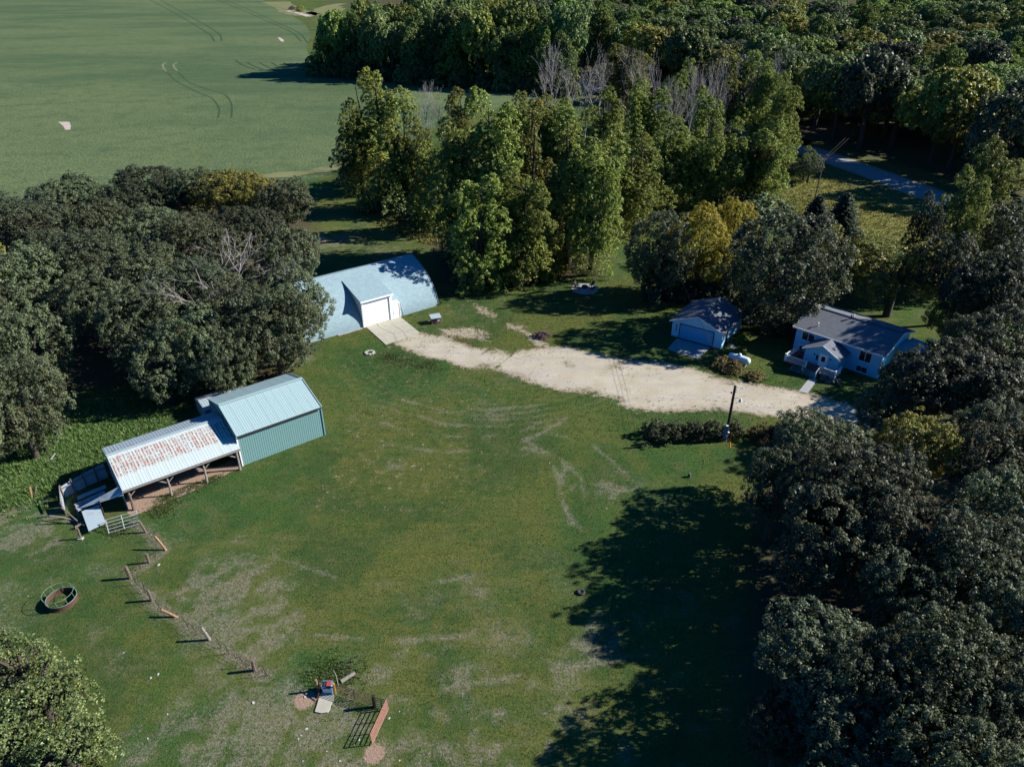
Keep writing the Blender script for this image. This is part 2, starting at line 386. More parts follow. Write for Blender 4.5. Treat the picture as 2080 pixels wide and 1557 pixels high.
DRY = [((-22.63,42.54),3.2,.9),((-20.55,41),2.2,.8),((-24.28,44.44),1.6,.8),((-43.4,52.48),4,.6),((-11.37,30.55),4,.5),((-18.73,30.55),4,.6),((-13.7,29.14),3,.6),((-5.32,30.19),5,.35),((-23.21,43.08),4.2,.85),((-19.54,40.25),3.0,.7),((-25.42,44.72),2.5,.6),((-13.07,61.27),2.0,.9),((11.01,57.22),2.6,.7),((9.74,56.84),1.6,.6),
       ((-11.52,31.28),3.2,.75),((-14.69,33.19),1.8,.9),((-9.19,29.48),1.0,1.2),((-21.01,29.48),2.0,.9),((-6.78,34.4),4.0,.3),((-1.37,32.03),5.0,.25),((-16.05,30.55),3.0,.6),
       ((-4.64,45.57),4.5,.22),((4.04,60.02),3.0,.35),((-44.48,51.13),5.0,.6),((-47.51,53.18),3.0,.5),((-16.93,70.14),3.0,.3),((-36.61,130.67),4.2,1.5),((-29.23,135.4),9.0,.35),((-19.7,127.23),7.0,.3),
       ((4.12,37.42),5.0,.2),((-1.64,67.16),4.0,.25),((-27.78,84.27),2.0,.9),((-28.99,80.37),2.0,.8),((16.46,122.22),5.0,.4),((11.39,113.12),4.0,.4),((-2.3,105.06),6.0,.3),((-10.15,97.88),3.0,.4)]
LUSH = [((-25.72,65.26),6,.6),((-28.96,56.08),6,.55),((-28.16,88.46),5,.7),((-19.15,82.94),7,.6),((-13.09,80.37),6,.6),((-4.82,76.73),6,.5),((-31.86,52.48),4,.5),((-14.56,35.66),2.0,.9),((-12.73,35.57),2.2,1.0),
        ((-46.9,69.13),12,.5),((16.61,65.26),4,.5),((-22.69,51.13),5,.4),((-27.67,72.24),5,.5),((20.72,60.02),6,.3),((-36.28,47.33),3,.5),((-34.36,41.76),5,.35)]
ARCS = [[(-18.79,68.13),(-12.8,64.8),(-7.37,63.62),(-2.12,64.16),(2.72,66.68),(6.21,70.14)],[(-12.93,74.21),(-8.03,71.71),(-3.43,71.39),(0.58,72.78)],[(0.53,64.8),(4.7,63),(7.01,59.2),(7.05,53.88)],[(9.36,37.42),(5.9,36.44),(0.73,35.66),(-5,34.4)],[(-15.4,39.28),(-9.18,38.8),(-3.47,39.28)],[(-20.9,47.94),(-14.22,45),(-7.89,44.44),(-1.7,46.15)],[(4.37,67.16),(8.57,65.26),(11.63,60.02)],[(6.17,58),(5.02,55.33),(5.52,52.14)],[(-15.71,69.63),(-9.84,67.16),(-4.33,66.2),(1.1,67.54),(5.13,71.18)],[(5.67,61.7),(4.67,57.61),(5.4,53.88),(6.75,50.47)],[(8,38.57),(7.11,37.42),(5.56,36.75),(4.06,36.53)],
        [(1.08,66.2),(3.68,63.45),(4.96,58.4)],[(-13.83,72.24),(-7.82,69.13),(-2.78,68.63)]]
def lawn_maps(x, y):
    n1, n2, n3 = fbm(x, y, .075, 3, 5), fbm(x, y, .28, 9, 5), fbm(x, y, .8, 21, 4)
    dry = .45*sstep(.40, .75, n2)*sstep(.35, .68, n1)+.25*sstep(.45, .75, n3)+.45*sstep(50, 31, y)*sstep(.34, .74, .5*n2+.5*n3)
    for (c, r, a) in DRY: dry = dry + 1.25*a*np.exp(-((x-c[0])**2+(y-c[1])**2)/(r*r))*(.16+1.1*sstep(.38, .70, .3*n2+.7*fbm(x, y, 1.1, 71, 4)))
    for A in ARCS: dry = dry + .9*np.exp(-(line_dist(x, y, A)/.3)**2)*sstep(.25, .65, vnoise(x, y, .5, 4))
    cxm, cym = (-3.69,88.46)
    rm = np.hypot((x-cxm)*.85, y-cym); ring = np.sin(rm*2*PI/1.15)*np.exp(-((rm-17)/5.5)**2)*sstep(cym+2, cym-6, y)*(.4+.6*fbm(x, y, .3, 61, 3))
    dry = dry+.7*np.clip(ring, 0, 1)
    fence = line_dist(x, y, FENCE_PX)
    dry = dry + 1.6*np.exp(-(fence/.42)**2)*(.5+.8*vnoise(x, y, 2.0, 3))
    lush = .55*sstep(.44, .62, fbm(x, y, .09, 33, 5))+.35*sstep(.48, .62, fbm(x, y, .4, 34, 4))
    lush = lush+.9*np.clip(-ring, 0, 1)
    for (c, r, a) in LUSH: lush = lush + a*np.exp(-((x-c[0])**2+(y-c[1])**2)/(r*r))
    MEADOW = [(19.91,144.49),(39.94,164.1),(62.92,181.44),(74.28,186.27),(81.57,168.16),(88.09,149.43),(96.35,132.58),(90.1,122.22),(75.21,127.23),(67.89,135.4),(55.75,144.49),(41.6,147.75),(22,137.73)]
    md = sstep(-2, 2, poly_dist(x, y, MEADOW))
    md2 = sstep(-2, 2, poly_dist(x, y, [(-26.39,141.35),(-12.73,135.4),(-12.09,127.23),(-17.3,129.86),(-26.01,138.92)]))
    bare = np.zeros_like(x)
    for c, r in (((-9.19,29.48),.8),((-36.61,130.67),2.6),((-14.79,33.59),.9),((-35.06,58),2.4),((-32.45,59.61),2.0),((-36.44,56.08),1.6)): bare = np.maximum(bare, np.exp(-((x-c[0])**2+(y-c[1])**2)/(r*r)))
    for P in ([(-36.1,53.18),(-33.66,55.19),(-29.9,58.8),(-28.07,60.85),(-29.13,62.56),(-36.2,57.22),(-37.71,55.71)],): bare = np.maximum(bare, sstep(-.4, .5, poly_dist(x, y, P)+.8*(fbm(x, y, .9, 8, 3)-.5)))
    brown = np.exp(-(line_dist(x, y, [(-9.25,90.98),(-6.37,88.46)])/1.0)**2)
    wood = np.zeros_like(x)
    for P in ([(-60.39,56.84),(-128.24,151.14),(-43.03,158.32),(-26.48,88.46),(-29.41,78.52),(-43.26,77.91),(-54.8,75.57),(-51.56,60.02)],[(26.28,60.02),(39.37,67.16),(61.95,75.57),(81.01,75.57),(38.29,21.43),(14.64,21.43),(16.82,38.8)],
              [(-16.97,135.4),(19.91,144.49),(15.46,113.12),(-11.05,108.97)]): wood = np.maximum(wood, sstep(-2, 3, poly_dist(x, y, P)+3*(fbm(x, y, .2, 12, 3)-.5)))
    wood = np.maximum(wood, sstep(2, 12, road_side(x, y)-8)*sstep(120, 170, y))
    return dict(dry=np.clip(dry, 0, 1), lush=np.clip(lush, 0, 1), meadow=np.clip(np.maximum(md, md2*.7), 0, 1), bare=np.clip(bare, 0, 1), brown=np.clip(brown, 0, 1), litter=np.clip(wood, 0, 1))

def ground_mat(tuft=False):
    t = NT('grass_blades' if tuft else 'lawn'); p = t.pos(); dry, lush, md, bare, brown, lit = (t.attr(k) for k in ('dry','lush','meadow','bare','brown','litter'))
    f1 = t.noise(p, 5.5, 5, .7); f2 = t.noise(p, 1.1, 4, .6); f3 = t.noise(p, 17, 2, .6)
    base = t.mix(t.ramp(f2, .36, .62), (.056,.094,.022), (.108,.122,.028))
    base = t.mix(t.math('MULTIPLY', lush, .9), base, (.034,.104,.024))
    f8 = t.noise(p, .085, 5, .6, .6); base = t.mix(t.math('MULTIPLY', t.ramp(f8, .46, .62), .5), base, (.135,.135,.032)); base = t.mix(t.math('MULTIPLY', t.ramp(f8, .52, .38), .65), base, (.030,.074,.022))
    f6 = t.noise(p, .45, 5, .65); base = t.mix(t.math('MULTIPLY', t.ramp(f6, .47, .64), .45), base, (.125,.130,.044))
    f7 = t.noise(t.mapv(p, (.25,1.6,1), (0,0,.5)), 1, 4, .6); base = t.mix(t.math('MULTIPLY', t.ramp(f7, .45, .7), .35), base, (.035,.060,.016))
    base = t.mix(t.math('MULTIPLY', t.ramp(f1, .42, .66), .75), base, (.024,.040,.012))
    base = t.mix(t.math('MULTIPLY', t.ramp(f3, .5, .75), .35), base, (.15,.155,.075))
    f5 = t.noise(p, 2.6, 6, .75); dm = t.ramp(t.math('ADD', t.math('MULTIPLY', dry, .8), t.math('ADD', t.math('MULTIPLY', t.math('SUBTRACT', f1, .5), 2.8), t.math('MULTIPLY', t.math('SUBTRACT', f5, .5), 2.0)))  , .30, 1.45)
    c = t.mix(t.math('MULTIPLY', dm, .9), base, t.mix(f3, (.15,.125,.098), (.32,.275,.235)))
    c = t.mix(t.math('MULTIPLY', md, .8), c, t.mix(t.ramp(f1, .35, .65), (.12,.135,.035), (.23,.20,.06)))
    c = t.mix(t.math('MULTIPLY', lit, .8), c, t.mix(f1, (.055,.04,.03), (.10,.075,.05)))
    c = t.mix(t.ramp(t.math('ADD', bare, t.math('MULTIPLY', t.math('SUBTRACT', f1, .5), .7)), .35, .6), c, t.mix(f3, (.24,.16,.115), (.36,.26,.20)))
    c = t.mix(t.math('MULTIPLY', brown, .7), c, (.12,.07,.03))
    if tuft: c = t.mix(t.math('MULTIPLY', t.attr('w'), .6), c, t.mix(dm, (.105,.140,.044), (.37,.32,.27)))
    else: t.bump(t.math('ADD', f1, t.math('MULTIPLY', f3, .5)), .9, .12)
    return t.done(c, .95, .05)
gm = ground_mat()
tag(obj('ground', ground(), gm), kind='structure')

def field_mat():
    t = NT('crop_field'); p = t.pos()
    st = t.noise(t.mapv(p, (.007,.014,1), (0,0,.12)), 1, 6, .62); st2 = t.noise(t.mapv(p, (.03,.07,1), (0,0,.12)), 1, 5, .65)
    f1 = t.noise(p, 1.6, 4, .7); f2 = t.noise(p, .35, 4, .65)
    f9 = t.noise(p, .16, 5, .7)
    w = t.node('ShaderNodeTexWave', wave_type='BANDS', bands_direction='Y'); t.link(t.mapv(p, (1,1,1), (0,0,.12)), w.inputs[0]); w.inputs['Scale'].default_value = .21; w.inputs['Distortion'].default_value = 1.5; w.inputs['Detail'].default_value = 2
    c = t.mix(t.ramp(st, .38, .62), (.088,.126,.056), (.155,.186,.080))
    c = t.mix(t.math('MULTIPLY', t.ramp(st2, .48, .75), .5), c, (.18,.21,.098))
    c = t.mix(t.math('MULTIPLY', t.ramp(f1, .40, .64), .8), c, (.030,.066,.036))
    c = t.mix(t.math('MULTIPLY', t.ramp(f2, .45, .75), .3), c, (.04,.085,.045))
    c = t.mix(t.math('MULTIPLY', w.outputs[1], .05), c, (.03,.07,.04))
    c = t.mix(t.math('MULTIPLY', t.ramp(f9, .46, .66), .55), c, (.055,.088,.044))
    t.bump(f1, .8, .3)
    return t.done(c, .95, .05)
FM = field_mat()
fb = MB(); fb.add([(x, y, .05) for x, y in FIELD], [tuple(range(len(FIELD)))])
fo = tag(fb.build('field', FM), kind='structure')

def ribbon(name, pts, w, z, mat, parent=None, jag=0.0, sub=6):
    P = [Vector((a, b)) for a, b in pts]; Q = []
    for i in range(len(P)-1):
        a = P[max(i-1, 0)]; b = P[i]; c = P[i+1]; d = P[min(i+2, len(P)-1)]
        for k in range(sub):
            u = k/sub; Q.append(.5*((2*b)+(c-a)*u+(2*a-5*b+4*c-d)*u*u+(3*b-a-3*c+d)*u**3))
    Q.append(P[-1]); v = []; r = random.Random(len(pts)*31+int(w*100))
    for i, q in enumerate(Q):
        t = (Q[min(i+1, len(Q)-1)]-Q[max(i-1, 0)]).normalized(); n = Vector((-t.y, t.x))
        for s in (-1, 1):
            k = q+n*s*(w*.5+r.uniform(-jag, jag)); v.append((k.x, k.y, z))
    f = [(2*i, 2*i+2, 2*i+3, 2*i+1) for i in range(len(Q)-1)]
    return MB().add(v, f).build(name, mat, parent)
# stubble margin and wheel tracks of the field
TRACK = paint('wheel_track', (.036,.066,.036), (.055,.085,.044), .95, .05, scale=.5)
TRACKP = paint('dusty_wheel_track', (.17,.18,.11), (.10,.13,.07), .95, .05, scale=.1)
BARE = paint('bare_patch', (.42,.36,.32), (.33,.28,.25), .95, .05, scale=.6)
STUB = paint('stubble', (.17,.17,.085), (.10,.13,.05), .95, .05, scale=.15, bump=.4, bscale=2)
tr = [[(-407.76,929.05),(-313.83,751.14),(-240.6,610.85),(-197.51,526.42),(-178.22,480.61)],[(-396.67,929.05),(-295.05,731.88),(-228.18,602.12),(-191.09,526.42),(-174.77,483.42)],
      [(-332.87,929.05),(-252.62,764.53),(-193.11,638.54),(-149,543.58),(-126.08,480.61)],[(-324.54,929.05),(-239.32,751.14),(-181.45,624.4),(-143.15,540.07),(-120.26,472.34)],
      [(-157.99,359.13),(-141.07,327.84),(-122.44,300.08),(-109.93,283.51),(-99.82,262.04),(-94.95,246.56)],[(-150.49,354.33),(-134.88,325.13),(-120.79,306),(-108.36,292.13),(-98.73,271.42),(-90.51,246.56)],
      [(-177.83,267.59),(-155.67,274.35),(-130.72,277.35),(-113.66,288.84)],[(-301.37,472.34),(-277.49,510.26),(-249.68,554.4)]]
for k, a in enumerate(tr): ribbon('wheel_track', a, (1.1 if k < 4 else .6 if k < 6 else .5), .058+.004*k, TRACK, fo, .08)
ribbon('wheel_track', [(-167.89,385.08),(-165.85,376.05),(-159.78,362.4),(-154.72,352.75)], .9, .10, TRACKP, fo, .1)
ribbon('wheel_track', [(-162.63,385.08),(-160.7,376.05),(-155.46,364.06),(-150.49,354.33)], .9, .104, TRACKP, fo, .1)
ribbon('wheel_track', [(-155.06,377.83),(-143.32,377.83),(-132.16,376.05)], .9, .108, TRACKP, fo, .15)
for k in range(9):
    x0 = 478+k*14; ribbon('wheel_track', [(-137.49,394.53),(-128.19,376.05),(-116.53,359.13)] if k == 0 else [(a+6.2*k, b-1.0*k) for a, b in [(-135.01,386.94),(-128.56,374.3),(-119.72,360.76)]], .7, .112+.004*k, TRACK, fo, .05)
def patch(name, pts, z, mat, parent=None): return MB().add([(a, b, z) for a, b in pts], [tuple(range(len(pts)))]).build(name, mat, parent)
patch('bare_patch', [(-142.99,240.2),(-139.43,240.2),(-135.81,234.13),(-132.94,228.33),(-134.42,228.33),(-138.23,234.13)], .06, BARE, fo)
patch('bare_patch', [(-147.55,507.14),(-144.85,504.05),(-138.69,489.15),(-136.23,477.82),(-140.3,486.27)], .06, BARE, fo)
sm = ribbon('field_margin', [(-75.25,169.41),(-62.91,173.7),(-50.02,178.18),(-43.03,184.8),(-39.57,192.91)], 4.5, .16, STUB, None, .8); tag(sm, kind='structure')
# road and its verges
RM = NT('road_surface'); pp = RM.pos(); nn = RM.noise(pp, .6, 5); n3 = RM.noise(pp, 6, 3)
roadm = RM.done(RM.mix(RM.math('MULTIPLY', n3, .5), RM.mix(nn, (.22,.23,.235), (.30,.30,.30)), (.18,.18,.185)), .9, .15)
SHOULD = paint('road_shoulder', (.28,.24,.16), (.16,.15,.08), .95, .05, scale=.3, bump=.3, bscale=4)
VERGE = paint('road_verge', (.075,.085,.03), (.12,.11,.04), .95, .05, scale=.2, bump=.6, bscale=3)
tag(ribbon('road_verge', ROAD, 26, .03, VERGE, None, 1.0), kind='structure')
tag(ribbon('road_shoulder', ROAD, 9.4, .05, SHOULD, None, .25), kind='structure')
tag(ribbon('road', ROAD, 7.4, .07, roadm, None, .06), kind='structure')
tag(ribbon('pasture', [(-160.97,1039.93),(-172.64,823.04),(-169.17,701.82),(-195.38,738.19),(-255.67,890.89)], 26, .06, STUB, None, 3), kind='structure')
tag(ribbon('dirt_bank', [(-205.45,751.14),(-190,725.67),(-167.26,679.43)], 7, .13, BARE, None, 1.5), kind='structure')
tag(ribbon('field_track', [(-236.77,823.04),(-203.2,751.14),(-184.12,719.56),(-163.98,679.43)], 2.2, .20, TRACKP, None, .4), kind='structure')

# gravel drive: one sheet whose ragged edge fades into the grass
def drive():
    xs = np.arange(-19, 66, .3); ys = np.arange(54, 106, .3); X, Y = np.meshgrid(xs, ys); x, y = X.ravel(), Y.ravel()
    pd = poly_dist(x, y, GDRIVE); d = .60*sstep(-1.0, .8, pd)+.55*sstep(-.4, 2.6, pd)+.10*sstep(4, -8, x)
    for k, P in enumerate(GPATCH): d = np.maximum(d, sstep(-1, 1.2, poly_dist(x, y, P))*(.74, .80, .62)[k])
    for c, r, a in (((-2.04,89.93),2.6,.6),((0,89.93),2.4,.6),((7.06,83.6),1.2,.5),((7.93,82.28),.9,.4),((12.3,81.64),1.5,.5),((13.64,82.28),1.0,.4),((9.58,76.15),1.5,.4),((12.37,74.44),1.2,.5),
                    ((-3.51,82.94),1.4,.4),((1.25,80.37),1.8,.25),((-9.6,83.2),1.2,.5),((-2.63,86.33),.8,.5),((-0.66,85.91),.6,.5),((26.87,78.15),.9,.3),((31.86,78.52),.7,.35)):
        d = d-a*np.exp(-((x-c[0])**2+(y-c[1])**2)/(r*r))*(.4+fbm(x, y, 1.2, 6, 3))
    for A in ([(-1.9,82.28),(0,85.63),(0.53,87.31)],[(-4.24,85.36),(-2.47,88.17)]): d = d-.5*np.exp(-(line_dist(x, y, A)/.22)**2)
    keep = d > .02
    idx = np.arange(len(x)).reshape(X.shape); q = np.stack([idx[:-1,:-1], idx[:-1,1:], idx[1:,1:], idx[1:,:-1]], -1).reshape(-1, 4)
    q = q[keep[q].any(1)]; used, inv = np.unique(q.ravel(), return_inverse=True)
    me = bpy.data.meshes.new('gravel_drive'); me.from_pydata(np.stack([x[used], y[used], np.full(len(used), .012)], -1).tolist(), [], inv.reshape(-1, 4).tolist())
    a = me.attributes.new('g', 'FLOAT', 'POINT'); a.data.foreach_set('value', np.clip(d[used], 0, 1.2).astype(np.float32)); me.update()
    t = NT('gravel'); p = t.pos(); g = t.attr('g'); n1 = t.noise(p, 4.2, 6, .8); n2 = t.noise(p, .35, 4); n3 = t.noise(p, 22, 2)
    c = t.mix(t.ramp(n2, .3, .7), (.40,.355,.265), (.46,.425,.35)); c = t.mix(t.math('MULTIPLY', t.ramp(n3, .35, .75), .4), c, (.27,.21,.145))
    c = t.mix(t.math('MULTIPLY', t.ramp(n1, .55, .75), .35), c, (.31,.28,.265))
    n4 = t.noise(p, 1.1, 6, .75); trk = t.noise(t.mapv(p, (.10,.9,1), (0,0,.42)), 1, 4, .6); c = t.mix(t.math('MULTIPLY', t.ramp(trk, .42, .62), .5), c, (.34,.31,.28)); c = t.mix(t.math('MULTIPLY', t.ramp(t.noise(p, 5, 5, .8), .54, .66), .7), c, (.14,.12,.075))
    alpha = t.ramp(t.math('ADD', g, t.math('ADD', t.math('MULTIPLY', t.math('SUBTRACT', n1, .5), 1.9), t.math('MULTIPLY', t.math('SUBTRACT', n4, .5), 2.2))), .36, .50)
    edge = t.ramp(t.math('ADD', g, t.math('MULTIPLY', t.math('SUBTRACT', n4, .5), 1.2)), .98, .50); c = t.mix(t.math('MULTIPLY', edge, .65), c, (.21,.165,.105))
    t.link(alpha, t.b.inputs['Alpha']); t.bump(n3, .7, .03)
    return tag(obj('gravel_drive', me, t.done(c, .95, .08)), kind='structure')
drive()
# ------------------------------------------------------------------ building helpers
def place(o, origin, xd, yd):
    xd = Vector(xd).normalized(); yd = Vector(yd).normalized(); zd = xd.cross(yd)
    m = Matrix((xd, yd, zd)).transposed().to_4x4(); m.translation = Vector(origin); o.matrix_local = m; return o
def panel_mesh(name, w, L, nr=3, h=.035, lap=.0):
    """ribbed metal sheet, x across, y along, with a uv in metres"""
    xs = []; st = w/nr
    for i in range(nr):
        b = i*st; xs += [(b, 0), (b+st*.36, 0), (b+st*.44, h), (b+st*.56, h), (b+st*.64, 0)]
    xs.append((w, 0)); v = []; f = []
    for x, z in xs: v += [(x, 0, z), (x, L, z)]
    for i in range(len(xs)-1): f.append((2*i, 2*i+2, 2*i+3, 2*i+1))
    me = bpy.data.meshes.new(name); me.from_pydata(v, [], f); uv = me.uv_layers.new(name='UVMap')
    for lp in me.loops: p = v[lp.vertex_index]; uv.data[lp.index].uv = (p[0], p[1])
    me.update(); return me
def uv_box(name, w, L, th, mat, parent, origin, xd, yd):
    v = [(0,0,-th),(w,0,-th),(w,L,-th),(0,L,-th),(0,0,0),(w,0,0),(w,L,0),(0,L,0)]
    f = [(0,3,2,1),(4,5,6,7),(0,1,5,4),(1,2,6,5),(2,3,7,6),(3,0,4,7)]
    me = bpy.data.meshes.new(name); me.from_pydata(v, [], f); uv = me.uv_layers.new(name='UVMap')
    for lp in me.loops: p = v[lp.vertex_index]; uv.data[lp.index].uv = (p[0], p[1])
    return place(obj(name, me, mat, parent), origin, xd, yd)
def to_local(w, O, ang):
    dx, dy = w[0]-O[0], w[1]-O[1]; c, s = math.cos(ang), math.sin(ang); return (dx*c+dy*s, -dx*s+dy*c)
def window(parent, x0, x1, z0, z1, y, n=2, name='window'):
    """window in a wall facing -y"""
    w = MB().box(x0, x1, y-.02, y+.02, z0, z1).build(name, GLASS, parent)
    fr = MB(); t = .06
    fr.box(x0-t, x1+t, y-.05, y-.022, z1, z1+t).box(x0-t, x1+t, y-.06, y-.022, z0-t, z0).box(x0-t, x0, y-.05, y-.022, z0, z1).box(x1, x1+t, y-.05, y-.022, z0, z1)
    for k in range(1, n): xm = x0+(x1-x0)*k/n; fr.box(xm-.03, xm+.03, y-.045, y-.022, z0, z1)
    fr.build('frame', WHITE, w); return w

# ------------------------------------------------------------------ green metal shed
A1 = rad(37.6)
sh = thing('metal_shed', 'tall teal ribbed metal shed with pale gabled sheet roof', 'shed', (-28.0,61.25,0), A1)
SL, SD, SE, SR = 9.2, 8.7, 3.85, 5.2; NP = 10; pw = SL/NP
MB().prof_x([(.06,0),(SD-.06,0),(SD-.06,SE-.05),(SD/2,SR-.07),(.06,SE-.05)], .06, SL-.06).build('wall', SHEET_WALL, sh)
wpm = panel_mesh('wall_panel', pw, SE, 4, .018); rl = math.hypot(SD/2+.25, (SR-SE)*(SD/2+.25)/(SD/2)); rp = panel_mesh('roof_panel', pw+.02, rl, 4, .014)
c, s = SD/2, SR-SE; k = math.hypot(c, s); c /= k; s /= k
for i in range(NP):
    place(obj('wall_panel', wpm, SHEET_WALL, sh), (i*pw, 0, 0), (1,0,0), (0,0,1))
    place(obj('roof_panel', rp, SHEET_ROOF, sh), (i*pw-.01, -.25, SE-.25*s/c+.02), (1,0,0), (0,c,s))
    place(obj('roof_panel', rp, SHEET_ROOF, sh), ((i+1)*pw+.01, SD+.25, SE-.25*s/c+.02), (-1,0,0), (0,-c,s))
ep = panel_mesh('end_panel', SD/9, SE, 4, .018)
for i in range(9):
    place(obj('wall_panel', ep, SHEET_WALL, sh), (0, (i+1)*SD/9, 0), (0,-1,0), (0,0,1))
    place(obj('wall_panel', ep, SHEET_WALL, sh), (SL, i*SD/9, 0), (0,1,0), (0,0,1))
MB().bar((-.05,SD/2,SR+.09), (SL+.05,SD/2,SR+.09), .34, .07).build('ridge_cap', SHEET_ROOF, sh)
for x in (-.03, SL+.03):
    for y in (-.26, SD+.26): MB().bar((x,y,SE-.03), (x,SD/2,SR+.05), .07, .12).build('rake_trim', SHEET_ROOF, sh)
MB().box(-.10,.05,-.09,-.045,0,SE-.05).build('corner_trim', WHITE, sh); MB().box(SL-.05,SL+.08,-.09,-.045,0,SE-.05).build('corner_trim', SHEET_WALL, sh)
MB().box(-.05, SL+.05, -.30, -.25, SE-.24, SE-.13).build('gutter', DARKW, sh)

# lean-to against its back
le = thing('rear_shed', 'low silver roofed outbuilding tucked behind the teal metal shed', 'shed', (-34.81,72.24), A1)
le.location = (-34.2, 68.6, 0)
MB().prof_x([(0,0),(3.9,0),(3.9,1.75),(2.4,2.2),(0,2.05)], 0, 5.2).build('wall', SHEET_OLD, le)
lp = panel_mesh('roof_sheet', .87, 2.6, 3, .02); lp2 = panel_mesh('roof_sheet', .87, 1.75, 3, .02)
for i in range(6):
    place(obj('roof_sheet', lp, SHEET_SIL, le), (i*.87, -.15, 2.08), (1,0,0), (0,2.55,.17))
    place(obj('roof_sheet', lp2, SHEET_SIL, le), ((i+1)*.87, 4.1, 1.72), (-1,0,0), (0,-1.6,.52))
MB().bar((-.05,2.43,2.27), (5.3,2.43,2.27), .1, .04).build('ridge_board', RUSTR, le)
for i in (2, 3): MB().box(i*.87+.05, i*.87+.8, .9, 1.6, 2.18, 2.2).build('patch_panel', CONC, le)

# ------------------------------------------------------------------ open-fronted shed
os_ = thing('open_shed', 'open fronted pole shed with rust streaked metal roof', 'shed', (-36.6,54.0,0), A1)
OL, OE, OR_, OB = 11.15, 2.6, 3.75, 3.05; RY, BY = 4.6, 7.3
kf = math.hypot(RY+.3, (OR_-OE)*(RY+.3)/RY); kb = math.hypot(BY-RY+.2, OR_-OB)
NP2 = 13; ow = OL/NP2; fm = panel_mesh('rusty_roof_sheet', ow+.015, kf, 3, .012); bm_ = panel_mesh('back_roof_sheet', ow+.015, kb, 3, .025)
for i in range(NP2):
    place(obj('roof_sheet', fm, RUSTROOF, os_), (i*ow, -.3, OE-.3*(OR_-OE)/RY+.14), (1,0,0), (0,RY,OR_-OE))
    place(obj('roof_sheet', bm_, SHEET_SIL, os_), ((i+1)*ow, BY+.2, OB+.09), (-1,0,0), (0,-(BY-RY),OR_-OB))
MB().bar((-.05,RY,OR_+.19), (OL+.05,RY,OR_+.19), .3, .05).build('ridge_cap', SHEET_SIL, os_)
MB().box(-.05, OL, -.36, -.31, OE-.16, OE+.04).build('fascia', RAWW, os_); MB().bar((-.05,-.02,OE-.12), (OL,-.02,OE-.12), .12, .2).build('front_beam', RAWW, os_)
for i in range(9): x = .1+i*(OL-.2)/8; MB().bar((x,-.2,OE-.0), (x,RY,OR_+.06), .06, .12).build('rafter', DARKW, os_)
for i, (x, w) in enumerate(((.45,.24),(3.95,.2),(7.4,.2),(10.75,.24))):
    p = MB().tube([(x-.02,-.05,-.1),(x+.03,0,1.2),(x,0,OE-.2)], [w*.6, w*.5, w*.45], 7).build('post', RAWW if i else POSTW, os_)
    if i in (0, 1, 2): MB().bar((x+.05,0,OE-1.0), (x+.95,0,OE-.2), .07, .1).build('brace', RAWW, os_)
    if i in (1, 2, 3): MB().bar((x-.05,0,OE-1.0), (x-1.15,0,OE-.2), .07, .1).build('brace', RAWW, os_)
MB().prof_x([(BY-.05,0),(BY,0),(BY,OB),(BY-.05,OB)], 0, OL).build('back_wall', SHEET_OLD, os_)
MB().prof_x([(.3,0),(BY-.06,0),(BY-.06,OB),(RY,OR_),(.3,OE+.05)], 0, .05).build('end_wall', SHEET_SIL, os_)
for y in (1.6, 3.2, 4.8): MB().bar((.4,y,0), (.4,y,OE+.5), .14).build('inner_post', DARKW, os_)

# ------------------------------------------------------------------ wrecked pen at its left end
pen = thing('sheet_metal_pen', 'roofless pen of old blue-grey sheet metal at the end of the open shed', 'pen', (-36.6,54.0,0), A1)
def leaning(name, pts, mat, parent, th=.04):
    n = (Vector(pts[1])-Vector(pts[0])).cross(Vector(pts[2])-Vector(pts[0])).normalized()*th
    m = len(pts); v = [Vector(p) for p in pts]+[Vector(p)-n for p in pts]
    return MB().add(v, [tuple(range(m)), tuple(range(2*m-1, m-1, -1))]+[(i, m+i, m+(i+1)%m, (i+1)%m) for i in range(m)]).build(name, mat, parent)
# back fence of sheets, from the shed's back corner out to the left
bw = [(-.3,6.9),(-1.3,6.8),(-2.4,6.6),(-3.5,6.3),(-4.5,6.0)]
for i in range(4):
    (xa, ya), (xb, yb) = bw[i], bw[i+1]
    leaning('wall_sheet', [(xb+.03,yb,0),(xa-.03,ya,0),(xa-.03,ya+.05*i,1.75-.12*i),(xb+.03,yb+.05*i,1.68-.14*i)], SHEET_OLD, pen)
    MB().tube([(xb,yb-.1,0),(xb,yb-.1,1.95-.1*i)], .07, 6).build('post', POSTW, pen)
MB().bar((-.3,6.8,1.3), (-4.6,5.9,1.2), .05, .12).build('rail', RAWW, pen)
MB().bar((-4.55,5.9,1.55), (-4.9,3.6,1.2), .06, .14).build('rail', RAWW, pen)
for i, (xa, ya, xb, yb) in enumerate(((-4.6,5.7,-4.75,4.5),(-4.75,4.4,-4.85,3.3))):
    leaning('wall_sheet', [(xb,yb,0),(xa,ya,0),(xa,ya,1.25-.2*i),(xb,yb,.95)], SHEET_OLD, pen)
MB().tube([(-4.85,3.2,0),(-4.95,3.1,1.5)], .08, 6).build('post', POSTW, pen)
# fallen roof sheets lying in the pen
for i, (x, y, L, a) in enumerate(((-4.0,3.1,2.9,.05),(-3.9,3.75,2.7,.02),(-3.5,4.7,2.6,-.04))):
    me = panel_mesh('fallen_sheet', .68, L, 3, .025); o = obj('fallen_sheet', me, SHEET_OLD, pen); place(o, (x, y, .35+.1*i), (math.sin(a),-math.cos(a),.02), (math.cos(a),math.sin(a),.10))
MB().bar((-4.0,2.9,.18), (-4.0,5.0,.2), .12).build('sill_beam', DARKW, pen); MB().bar((-1.3,2.7,.55), (-1.3,5.0,.6), .12).build('sill_beam', DARKW, pen)
